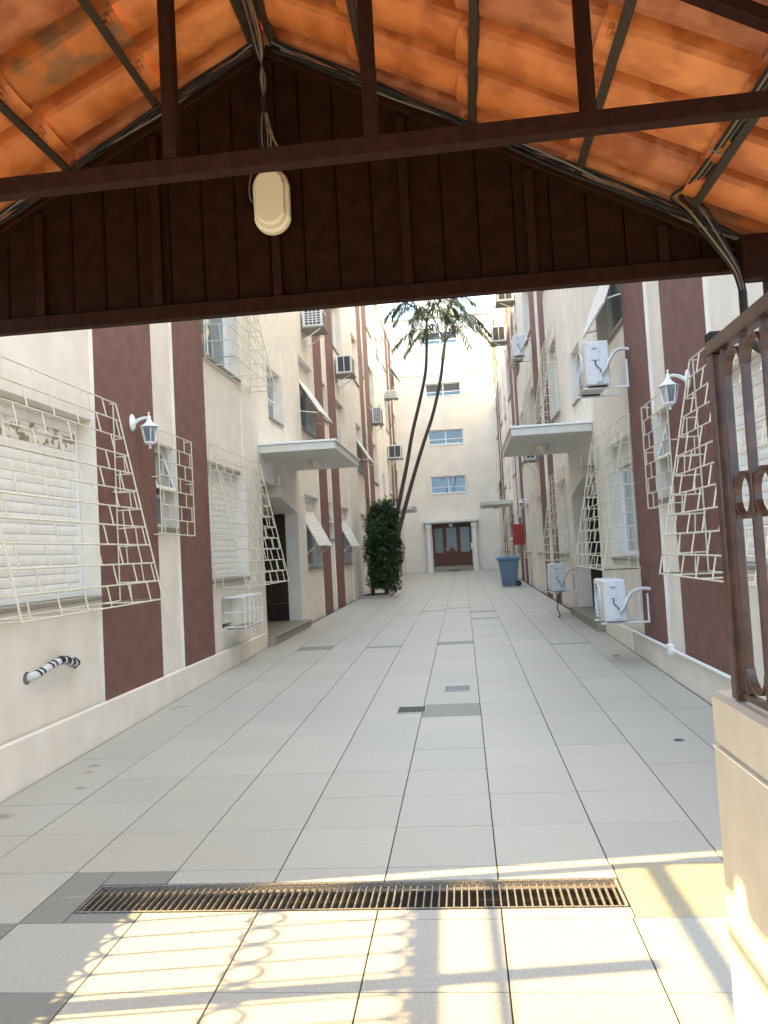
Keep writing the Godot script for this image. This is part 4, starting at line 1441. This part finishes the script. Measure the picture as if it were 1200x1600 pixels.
# =====================================================================  carriage lanterns
func lanterns() -> void:
	for a in [[0, 3.43, 8.48, "white six-sided carriage lantern on a brown pilaster beside the narrow sash, palm side block"], [1, 3.42, 8.24, "white six-sided carriage lantern on a brown pilaster behind the gateway railing, bin side block"], [1, 3.43, 28.9, "small white carriage lantern farther down the bin side block, before the red cabinet"]]:
		var s: int = a[0]
		var y: float = a[1]
		var d: float = a[2]
		var l := thing("wall_lantern", a[3], "lantern", P(s, 0.0, y, d), "white carriage lanterns")
		var flat := Basis(Vector3.BACK, -NX[s] * PI / 2)
		lathe(l, "wall_plate", [[0.0, 0.0], [0.062, 0.0], [0.062, 0.012], [0.048, 0.028], [0.0, 0.030]], "plastic_white", Transform3D(flat * Basis(Vector3.RIGHT * 1.55, Vector3.UP, Vector3.BACK), P(s, 0.003, y - 0.01, d)), 18)
		tube(l, "arm", [P(s, 0.02, y - 0.03, d), P(s, 0.08, y + 0.015, d), P(s, 0.15, y + 0.035, d), P(s, 0.20, y + 0.03, d)], 0.024, "plastic_white", 0.013, 8)
		var c := P(s, 0.205, y, d)
		lathe(l, "finial", [[0.0, 0.10], [0.010, 0.095], [0.013, 0.085], [0.007, 0.075], [0.009, 0.06], [0.022, 0.045], [0.022, 0.02], [0.030, -0.01]], "plastic_white", Transform3D(Basis(), c), 10)
		lathe(l, "roof", [[0.0, 0.0], [0.030, -0.005], [0.050, -0.03], [0.085, -0.055], [0.118, -0.068], [0.118, -0.074], [0.0, -0.070]], "plastic_white", Transform3D(Basis(), c), 6)
		for k in 6:
			var an := TAU * k / 6.0
			var u := Vector3(cos(an), 0, sin(an))
			var an2 := TAU * (k + 1) / 6.0
			var v := Vector3(cos(an2), 0, sin(an2))
			sbar(l, "glazing_bar", c + u * 0.098 + Vector3(0, -0.072, 0), c + u * 0.058 + Vector3(0, -0.245, 0), 0.010, 0.010, "plastic_white")
			var st := new_st()
			quad(st, u * 0.094 - Vector3(0, 0.074, 0), v * 0.094 - Vector3(0, 0.074, 0), v * 0.056 - Vector3(0, 0.242, 0), u * 0.056 - Vector3(0, 0.242, 0), (u + v).normalized())
			mi(l, "pane", st.commit(), M["glass"], Transform3D(Basis(), c))
		lathe(l, "base", [[0.066, -0.240], [0.066, -0.252], [0.040, -0.268], [0.014, -0.275], [0.010, -0.29], [0.015, -0.30], [0.012, -0.312], [0.0, -0.316]], "plastic_white", Transform3D(Basis(), c), 6)
		lathe(l, "bulb", [[0.0, -0.10], [0.022, -0.105], [0.022, -0.16], [0.028, -0.19], [0.018, -0.215], [0.0, -0.22]], "frosted", Transform3D(Basis(), c), 10)

# =====================================================================  outdoor units
func split_unit(label: String, s: int, o0: float, o1: float, y0: float, y1: float, d0: float, d1: float, group: String) -> void:
	# o0..o1 from the wall; d0 near end
	var a := thing("outdoor_unit", label, "air conditioner", P(s, (o0 + o1) * 0.5, y0, (d0 + d1) * 0.5), group)
	bx(a, "casing", P(s, o0, y0, d0), P(s, o1, y1, d1), "ac_white", 0.014)
	bx(a, "front_panel", P(s, o1, y0 + 0.012, d0 + 0.012), P(s, o1 + 0.012, y1 - 0.012, d1 - 0.012), "ac_cream", 0.006)
	var yc := (y0 + y1) * 0.5
	var dc := d0 + (d1 - d0) * 0.56
	var flat := Basis(Vector3.BACK, -NX[s] * PI / 2)
	var rf := (y1 - y0) * 0.42
	lathe(a, "fan_recess", [[rf, 0.0], [0.0, 0.001]], "ac_dark", Transform3D(flat, P(s, o1 + 0.0125, yc, dc)), 28)
	for k in 5:
		var rr := rf * (1.0 - 0.19 * k)
		lathe(a, "guard_ring", [[rr, 0.0], [rr, 0.016 if k == 0 else 0.010], [rr - 0.008, 0.016 if k == 0 else 0.010], [rr - 0.008, 0.0]], "ac_white", Transform3D(flat, P(s, o1 + 0.014, yc, dc)), 28)
	for k in 4:
		var an := PI * k / 4.0
		var v := Vector3(0, sin(an), cos(an)) * rf
		var c := P(s, o1 + 0.018, yc, dc)
		bar(a, "guard_spoke", c - v, c + v, 0.004, "ac_white", 5)
	# near end: service cover, maker's plate, valves
	var z := d0 - 0.002
	var w := o1 - o0
	bx(a, "service_cover", P(s, o0 + w * 0.42, y0 + (y1 - y0) * 0.56, z), P(s, o0 + w * 0.80, y0 + (y1 - y0) * 0.88, z - 0.014), "ac_white", 0.005)
	bx(a, "cover_slot", P(s, o0 + w * 0.50, y0 + (y1 - y0) * 0.80, z - 0.0145), P(s, o0 + w * 0.72, y0 + (y1 - y0) * 0.84, z - 0.016), "ac_grey", 0.0)
	bx(a, "valve_cover", P(s, o0 + w * 0.32, y0 + 0.03, z), P(s, o0 + w * 0.62, y0 + (y1 - y0) * 0.36, z - 0.022), "ac_white", 0.008)
	tube(a, "power_cable", [P(s, o0 + w * 0.6, y0 + (y1 - y0) * 0.56, z - 0.01), P(s, o0 + w * 0.62, y0 + (y1 - y0) * 0.44, z - 0.04), P(s, o0 + w * 0.45, y0 + (y1 - y0) * 0.34, z - 0.045), P(s, o0 + w * 0.4, y0 + (y1 - y0) * 0.24, z - 0.02)], 0.007, "cable_black")
	tube(a, "insulated_pipe", [P(s, o0 + w * 0.38, y0 + (y1 - y0) * 0.22, z - 0.03), P(s, o0 + w * 0.22, y0 + (y1 - y0) * 0.34, z - 0.07), P(s, o0 - 0.04, y0 + (y1 - y0) * 0.66, z - 0.06), P(s, o0 * 0.4, y0 + (y1 - y0) * 0.76, z - 0.03), P(s, -0.02, y0 + (y1 - y0) * 0.74, z - 0.02)], 0.023, "foam", -1.0, 9)
	# brackets
	for e in [d0 + 0.10, d1 - 0.12]:
		bar(a, "bracket_arm", P(s, 0.0, y0 - 0.03, e), P(s, o1 + 0.04, y0 - 0.03, e), 0.014, "white_metal")
		bar(a, "bracket_leg", P(s, 0.014, y0 - 0.03, e), P(s, 0.014, y0 + 0.34, e), 0.014, "white_metal")
		bx(a, "rubber_foot", P(s, o0 + 0.03, y0 - 0.016, e - 0.03), P(s, o1 - 0.03, y0 - 0.001, e + 0.03), "rubber", 0.003)

func box_unit(label: String, s: int, o1: float, y0: float, y1: float, d0: float, d1: float, group: String, bars: bool) -> void:
	# a through-wall unit: a case, a grilled end, a shelf
	var a := thing("window_unit", label, "air conditioner", P(s, o1 * 0.5, y0, (d0 + d1) * 0.5), group)
	bx(a, "casing", P(s, 0.0, y0, d0), P(s, o1, y1, d1), "ac_white", 0.012)
	bx(a, "grille_recess", P(s, 0.07, y0 + 0.05, d0 - 0.002), P(s, o1 - 0.05, y1 - 0.05, d0 + 0.001), "ac_dark", 0.0)
	var n := 3 if bars else 1
	for k in n:
		var oo := lerpf(0.07, o1 - 0.05, (k + 1.0) / (n + 1.0))
		bx(a, "grille_upright", P(s, oo - 0.012, y0 + 0.05, d0 - 0.0025), P(s, oo + 0.012, y1 - 0.05, d0 - 0.014), "ac_white", 0.003)
	if bars:
		for k in 5:
			var yy := lerpf(y0 + 0.05, y1 - 0.05, (k + 1.0) / 6.0)
			bx(a, "grille_bar", P(s, 0.07, yy - 0.011, d0 - 0.003), P(s, o1 - 0.05, yy + 0.011, d0 - 0.012), "ac_white", 0.003)
	bx(a, "front_vent", P(s, o1 + 0.001, y0 + 0.06, d0 + 0.05), P(s, o1 + 0.006, y1 - 0.06, d1 - 0.05), "ac_dark", 0.0)
	bx(a, "shelf", P(s, -0.02, y0 - 0.05, d0 - 0.05), P(s, o1 + 0.05, y0 - 0.012, d1 + 0.05), "granite", 0.006)
	for e in [d0 + 0.02, d1 - 0.02]:
		bar(a, "shelf_stay", P(s, 0.0, y0 - 0.34, e), P(s, o1 - 0.05, y0 - 0.055, e), 0.013, "white_metal")

func air_conditioners() -> void:
	var g := "split outdoor units on brackets"
	split_unit("pale outdoor unit low on the wall below the open curtained window", 1, 0.30, 0.585, 0.76, 1.30, 10.62, 11.36, g)
	split_unit("pale outdoor unit with white hose high on the wall under the pushed-out blind", 1, 0.26, 0.57, 3.93, 4.53, 10.88, 11.72, g)
	split_unit("pale outdoor unit low on the wall just past the bin side entrance", 1, 0.25, 0.53, 0.79, 1.38, 17.3, 18.05, g)
	split_unit("pale outdoor unit hung two floors up beside the twin pilasters of the bin side block", 1, 0.22, 0.54, 7.41, 8.03, 23.45, 24.3, g)
	var h := "through-wall units high on the facades"
	box_unit("boxy through-wall unit with barred end above the palm side entrance", 0, 0.50, 7.46, 7.92, 18.95, 19.6, h, true)
	box_unit("boxy through-wall unit with dark glassy end past the twin pilasters, palm side block", 0, 0.50, 7.46, 8.02, 24.15, 24.8, h, false)
	box_unit("boxy through-wall unit with louvred end farther along the palm side block", 0, 0.40, 7.5, 8.17, 34.1, 34.8, h, true)
	box_unit("small boxy unit on the third floor at the far end of the palm side block", 0, 0.62, 9.9, 10.28, 41.0, 41.5, h, true)
	box_unit("small boxy unit on the second floor at the far end of the palm side block", 0, 0.70, 6.72, 7.40, 41.0, 41.6, h, false)
	box_unit("boxy unit with dark grille on a round shelf, third floor of the bin side block", 1, 0.60, 10.62, 11.28, 34.0, 34.7, h, false)
	box_unit("boxy unit with dark grille close under the gable board, bin side block", 1, 0.60, 10.75, 11.4, 28.8, 29.5, h, false)
	box_unit("small boxy unit seen under the canopy of the bin side entrance", 1, 0.34, 4.40, 4.75, 24.3, 24.8, h, false)

# =====================================================================  shrub, palms, planter
func leaf(st: SurfaceTool, p: Vector3, dir: Vector3, n: Vector3, l: float, w: float, col: Color) -> void:
	var sd := dir.cross(n).normalized() * w
	var mid := p + dir * l * 0.45 + n * l * 0.06
	var tip := p + dir * l - n * l * 0.10
	tri(st, p, mid + sd, tip, (n + sd.normalized() * 0.3).normalized(), col)
	tri(st, p, tip, mid - sd, (n - sd.normalized() * 0.3).normalized(), col)

func planting() -> void:
	# low stone planter kerb with soil
	var fz := 26.3
	var y := fy(27.0)
	var pl := thing("planter_bed", "low stone kerbed planting bed at the foot of the palm side block", "planter", Vector3(-3.0, y, -27.0))
	bx(pl, "kerb", Vector3(-3.53, y - 0.05, -fz), Vector3(-2.5, y + 0.075, -fz - 0.13), "stonestep", 0.01)
	bx(pl, "kerb", Vector3(-2.63, y - 0.05, -fz - 0.132), Vector3(-2.5, y + 0.075, -28.2), "stonestep", 0.01)
	bx(pl, "kerb", Vector3(-3.53, y - 0.05, -28.202), Vector3(-2.5, y + 0.075, -28.33), "stonestep", 0.01)
	bx(pl, "soil", Vector3(-3.56, y - 0.05, -fz - 0.132), Vector3(-2.632, y + 0.045, -28.2), "soil", 0.0)
	# shrub
	var b := thing("shrub", "tall dark green leafy shrub growing in the planting bed", "shrub", Vector3(-3.15, y + 0.04, -27.0))
	var o := b.global_position
	tube(b, "stem", [o, o + Vector3(0.05, 0.6, 0.0), o + Vector3(0.12, 1.3, -0.05), o + Vector3(0.2, 2.2, 0)], 0.07, "bark", 0.03, 8)
	tube(b, "stem", [o + Vector3(0.45, 0, 0.1), o + Vector3(0.55, 0.7, 0.1), o + Vector3(0.5, 1.5, 0.05), o + Vector3(0.35, 2.4, 0)], 0.055, "bark", 0.02, 8)
	var st := new_st()
	for k in 95:
		var v := (k + rng.randf()) / 95.0
		var yy := 0.35 + 2.75 * v
		var half := 0.62 * pow(sin(PI * (0.16 + 0.70 * v)), 0.8)
		var an := rng.randf_range(0, TAU)
		var rad := half * sqrt(rng.randf())
		var c := Vector3(0.46 + 0.06 * v + cos(an) * rad, yy, sin(an) * rad * 0.9)
		var size := rng.randf_range(0.16, 0.30) * (1.0 if v < 0.8 else 0.75)
		for j in int(1100.0 * size):
			var out := Vector3(rng.randfn(), rng.randfn(), rng.randfn()).normalized()
			var p := c + out * size * pow(rng.randf(), 0.35)
			if o.x + p.x < -3.56:
				continue
			var dir := (out + Vector3(rng.randf_range(-0.9, 0.9), rng.randf_range(-0.6, 0.6), rng.randf_range(-0.9, 0.9))).normalized()
			var n := Vector3(rng.randf_range(-0.6, 0.6), 1.0, rng.randf_range(-0.6, 0.9)).normalized()
			n = (n - dir * n.dot(dir)).normalized()
			var g := rng.randf_range(0.7, 1.35)
			leaf(st, p, dir, n, rng.randf_range(0.07, 0.13), rng.randf_range(0.018, 0.032), Color(0.062 * g, 0.108 * g, 0.045 * g))
	# twigs sticking out of the top
	for k in 26:
		var an := rng.randf_range(0, TAU)
		var p0 := Vector3(0.45 + cos(an) * 0.3, rng.randf_range(2.3, 2.9), sin(an) * 0.3)
		var p1 := p0 + Vector3(cos(an) * 0.25, rng.randf_range(0.25, 0.6), sin(an) * 0.25)
		for j in 14:
			var q := p0.lerp(p1, rng.randf())
			var dir := Vector3(rng.randf_range(-1, 1), rng.randf_range(-0.2, 0.9), rng.randf_range(-1, 1)).normalized()
			var n := dir.cross(Vector3(rng.randf(), 0.3, rng.randf())).normalized()
			var g := rng.randf_range(0.9, 1.5)
			leaf(st, q, dir, n, rng.randf_range(0.07, 0.12), 0.024, Color(0.055 * g, 0.092 * g, 0.036 * g))
	mi(b, "crown", st.commit(), M["leaf"], Transform3D(Basis(), o))
	# two palms
	var pa := [Vector3(-2.70, 0.36, -27.2), Vector3(-2.40, 2.2, -27.1), Vector3(-1.98, 3.87, -27), Vector3(-1.75, 4.76, -27), Vector3(-1.48, 5.91, -27), Vector3(-1.18, 6.93, -27), Vector3(-0.92, 7.95, -27), Vector3(-0.82, 8.99, -27), Vector3(-0.80, 9.40, -27)]
	var pb := [Vector3(-2.68, 0.36, -26.7), Vector3(-2.30, 1.9, -26.75), Vector3(-1.87, 3.32, -26.8), Vector3(-1.46, 4.53, -26.8), Vector3(-1.09, 5.54, -26.8), Vector3(-0.73, 6.48, -26.8), Vector3(-0.43, 7.57, -26.8), Vector3(-0.27, 8.46, -26.8), Vector3(-0.24, 8.62, -26.8)]
	palm("slender leaning palm whose crown stands higher", pa, [[-1.45, 1.15, 0.2], [-0.95, 0.15, 0.5], [-0.55, -0.55, 0.4], [0.45, 1.25, -0.3], [1.5, 0.75, 0.1], [0.7, 1.05, 0.8], [-0.5, 1.4, -0.6], [0.9, 0.2, -0.9], [-0.3, 0.6, -1.3], [0.1, 1.3, 0.9], [-1.1, 0.75, -0.5], [1.2, 0.35, 0.5], [-1.3, 0.55, -0.2], [0.95, 1.15, -0.4]])
	palm("slender leaning palm whose crown hangs lower", pb, [[-1.55, 0.10, 0.2], [1.35, 0.05, 0.3], [1.15, 0.85, -0.2], [-0.35, 1.35, 0.2], [0.55, 1.30, 0.5], [1.0, 0.45, 0.7], [0.2, 1.2, -0.9], [-0.8, 0.6, -0.9], [0.1, 0.8, 1.2], [-1.0, 0.95, 0.4], [1.4, 0.5, -0.3], [-1.2, -0.25, 0.6], [0.7, -0.2, 0.9], [0.4, 1.1, 0.2]])

func palm(label: String, pts: Array, fronds: Array) -> void:
	var t := thing("palm_tree", label, "palm", pts[0], "pair of slender palms")
	tube(t, "trunk", pts, 0.078, "palm_trunk", 0.045, 10)
	var top: Vector3 = pts[-1]
	var low: Vector3 = pts[-2]
	var ax := (top - low).normalized()
	tube(t, "crownshaft", [top - ax * 0.35, top, top + ax * 0.35], 0.07, "palm_green", 0.035, 8)
	for f in fronds:
		var tip := Vector3(f[0], f[1], f[2])
		var base := top + ax * 0.25
		var L := Vector3(tip.x, 0, tip.z)
		var mid := base + L * 0.45 + Vector3(0, maxf(tip.y, 0.0) * 0.55 + 0.42, 0)
		var p2 := base + L * 0.85 + Vector3(0, tip.y * 0.8 + 0.22, 0)
		var end := base + tip + L * 0.12 - Vector3(0, 0.25, 0)
		var st := new_st()
		var cv := [base - t.global_position, mid - t.global_position, p2 - t.global_position, end - t.global_position]
		st_tube(st, cv, 0.014, 0.004, 5, 6, Color(0.16, 0.17, 0.06))
		var n := 54
		for i in n:
			var u := 0.16 + 0.84 * i / (n - 1.0)
			var seg := minf(u * 3.0, 2.999)
			var k := int(seg)
			var p0: Vector3 = cv[maxi(k - 1, 0)]
			var p3: Vector3 = cv[mini(k + 2, 3)]
			var a: Vector3 = (cv[k] as Vector3).cubic_interpolate(cv[k + 1], p0, p3, seg - k)
			var b: Vector3 = (cv[k] as Vector3).cubic_interpolate(cv[k + 1], p0, p3, minf(seg - k + 0.05, 1.0))
			var dir := (b - a).normalized()
			if dir.length() < 0.5:
				dir = (cv[3] - cv[2] as Vector3).normalized()
			var sd := dir.cross(Vector3.UP).normalized()
			for s in [-1.0, 1.0]:
				var l := (0.42 - 0.28 * absf(u - 0.45)) * rng.randf_range(0.8, 1.1)
				var d2: Vector3 = (sd * s * 0.62 + dir * 0.55 + Vector3(0, rng.randf_range(-0.8, 0.35), 0)).normalized()
				var m: Vector3 = a + d2 * l * 0.5
				var e: Vector3 = a + d2 * l * 0.9 + Vector3(0, -l * rng.randf_range(0.10, 0.35), 0)
				var w := Vector3.UP.cross(d2).normalized() * 0.014
				var g := rng.randf_range(0.75, 1.3)
				var col := Color(0.105 * g, 0.150 * g, 0.045 * g) if rng.randf() < 0.82 else Color(0.11, 0.08, 0.04)
				quad(st, a - w * 0.5, a + w * 0.5, m + w, m - w, Vector3.UP, col)
				tri(st, m - w, m + w, e, Vector3(d2.x * 0.4, 0.9, d2.z * 0.4).normalized(), col)
		mi(t, "frond", st.commit(), M["leaf"], Transform3D(Basis(), t.global_position))

# =====================================================================  bin, cabinet, pipes
func small_things() -> void:
	# wheeled bin, long side to the gate
	var y := fy(29.4)
	var b := thing("wheeled_bin", "blue wheeled rubbish bin standing by the red cabinet", "bin", Vector3(1.66, y, -29.5))
	var st := new_st()
	var o := b.global_position
	var lo := [Vector3(-0.30, 0.03, 0.24), Vector3(0.22, 0.03, 0.24), Vector3(0.22, 0.03, -0.24), Vector3(-0.30, 0.03, -0.24)]
	var hi := [Vector3(-0.40, 0.98, 0.29), Vector3(0.33, 0.98, 0.29), Vector3(0.33, 0.98, -0.29), Vector3(-0.40, 0.98, -0.29)]
	for i in 4:
		var j := (i + 1) % 4
		var n: Vector3 = (lo[j] - lo[i]).cross(hi[i] - lo[i]).normalized()
		if n.dot((lo[i] + lo[j]) * 0.5) < 0.0:
			n = -n
		quad(st, lo[i], lo[j], hi[j], hi[i], n)
	quad(st, lo[0], lo[1], lo[2], lo[3], Vector3.DOWN)
	quad(st, hi[0], hi[1], hi[2], hi[3], Vector3.UP)
	mi(b, "body", st.commit(), M["bin_blue"], Transform3D(Basis(), o))
	bx(b, "rim", o + Vector3(-0.45, 0.95, 0.325), o + Vector3(0.38, 1.02, -0.325), "bin_blue", 0.015)
	prism(b, "lid", [o + Vector3(-0.49, 1.022, 0.335), o + Vector3(0.36, 1.022, 0.335), o + Vector3(0.40, 1.06, 0.335), o + Vector3(0.30, 1.10, 0.335), o + Vector3(-0.10, 1.13, 0.335), o + Vector3(-0.46, 1.07, 0.335)], Vector3(0, 0, -0.67), "bin_lid")
	bar(b, "handle", o + Vector3(0.43, 1.03, 0.26), o + Vector3(0.43, 1.03, -0.26), 0.018, "bin_blue")
	bar(b, "axle", o + Vector3(0.27, 0.105, 0.33), o + Vector3(0.27, 0.105, -0.33), 0.012, "zinc")
	for e in [0.30, -0.30]:
		bar(b, "wheel", o + Vector3(0.27, 0.105, e - 0.025), o + Vector3(0.27, 0.105, e + 0.025), 0.105, "rubber", 20)
	# hydrant cabinet
	var c := thing("hydrant_cabinet", "red metal hose cabinet on the wall above the blue bin", "cabinet", Vector3(2.2, 1.82, -31.5))
	bx(c, "cabinet", Vector3(1.98, 1.84, -31.5), Vector3(2.379, 2.66, -31.85), "red", 0.01)
	bx(c, "door", Vector3(2.0, 1.87, -31.498), Vector3(2.36, 2.63, -31.485), "red", 0.006)
	bx(c, "handle", Vector3(2.02, 2.22, -31.483), Vector3(2.05, 2.30, -31.465), "zinc", 0.004)
	# wrapped pipe stub between two holes in the render
	var p := thing("pipe_stub", "pipe stub wrapped in black and white tape, looped out of the wall", "pipe", P(0, -0.02, 0.98, 6.7))
	var a := P(0, -0.06, 0.945, 6.30)
	var e2 := P(0, -0.06, 0.945, 7.10)
	var pts := [a, P(0, 0.005, 0.965, 6.36), P(0, 0.05, 1.02, 6.55), P(0, 0.045, 1.03, 6.72), P(0, 0.035, 0.985, 6.88), P(0, 0.0, 0.96, 7.04), e2]
	tube(p, "pipe", pts, 0.034, "foam", 0.030, 10)
	for k in 13:
		var t := 0.16 + 0.70 * k / 12.0 + (0.01 if k % 2 == 0 else -0.008)
		var seg := t * 6.0
		var i := int(seg)
		var q0: Vector3 = (pts[i] as Vector3).cubic_interpolate(pts[i + 1], pts[maxi(i - 1, 0)], pts[mini(i + 2, 6)], seg - i)
		var q1: Vector3 = (pts[i] as Vector3).cubic_interpolate(pts[i + 1], pts[maxi(i - 1, 0)], pts[mini(i + 2, 6)], minf(seg - i + 0.12, 1.0))
		tube(p, "tape_band", [q0, q0 + (q1 - q0).normalized() * (0.030 if k > 3 and k < 9 else 0.014) + Vector3(0, 0.006, 0)], 0.0365, "black", -1.0, 10, 1)
	for h in [[6.28, 0.945], [7.10, 0.955]]:
		var fl := Basis(Vector3.BACK, -PI / 2)
		lathe(p, "wall_hole", [[0.055, 0.0], [0.05, 0.002], [0.0, 0.002]], "drain_dark", Transform3D(fl * Basis(Vector3.RIGHT, Vector3.UP, Vector3.BACK * 1.1), P(0, -0.0445, h[1], h[0])), 14)
	# white conduit on the plinth of the bin side block
	var w := thing("conduit_pipe", "white conduit with a junction box running along the plinth of the bin side block", "conduit", P(1, 0.04, 0.52, 8.5))
	bar(w, "pipe", P(1, 0.062, 0.525, 5.2), P(1, 0.062, 0.525, 11.5), 0.020, "plastic_white", 10)
	bx(w, "junction_box", P(1, 0.036, 0.47, 9.42), P(1, 0.10, 0.585, 9.56), "plastic_white", 0.008)
	tube(w, "drop_pipe", [P(1, 0.062, 0.525, 11.5), P(1, 0.062, 0.50, 11.62), P(1, 0.062, 0.40, 11.64), P(1, 0.062, 0.24, 11.64)], 0.018, "plastic_white")
	# condensate hose under the unit past the entrance
	var hs := thing("drain_hose", "thin dark hose trailing from an outdoor unit to the paving", "hose", P(1, 0.3, 0.4, 17.4))
	tube(hs, "hose", [P(1, 0.35, 0.78, 17.4), P(1, 0.42, 0.62, 17.3), P(1, 0.47, 0.45, 17.1), P(1, 0.45, 0.33, 16.9), P(1, 0.5, 0.30, 16.7)], 0.012, "cable_black")
	# downpipe on the bin side block
	var dp := thing("downpipe", "white plastic downpipe on a brown pilaster beyond the small lantern", "pipe", P(1, 0.06, 3.0, 31.9))
	bar(dp, "pipe", P(1, 0.06, 3.1, 31.7), P(1, 0.06, 6.6, 31.7), 0.04, "plastic_white", 10)
	tube(dp, "elbow", [P(1, 0.06, 3.12, 31.7), P(1, 0.06, 3.0, 31.7), P(1, 0.10, 2.95, 31.6)], 0.042, "plastic_white")
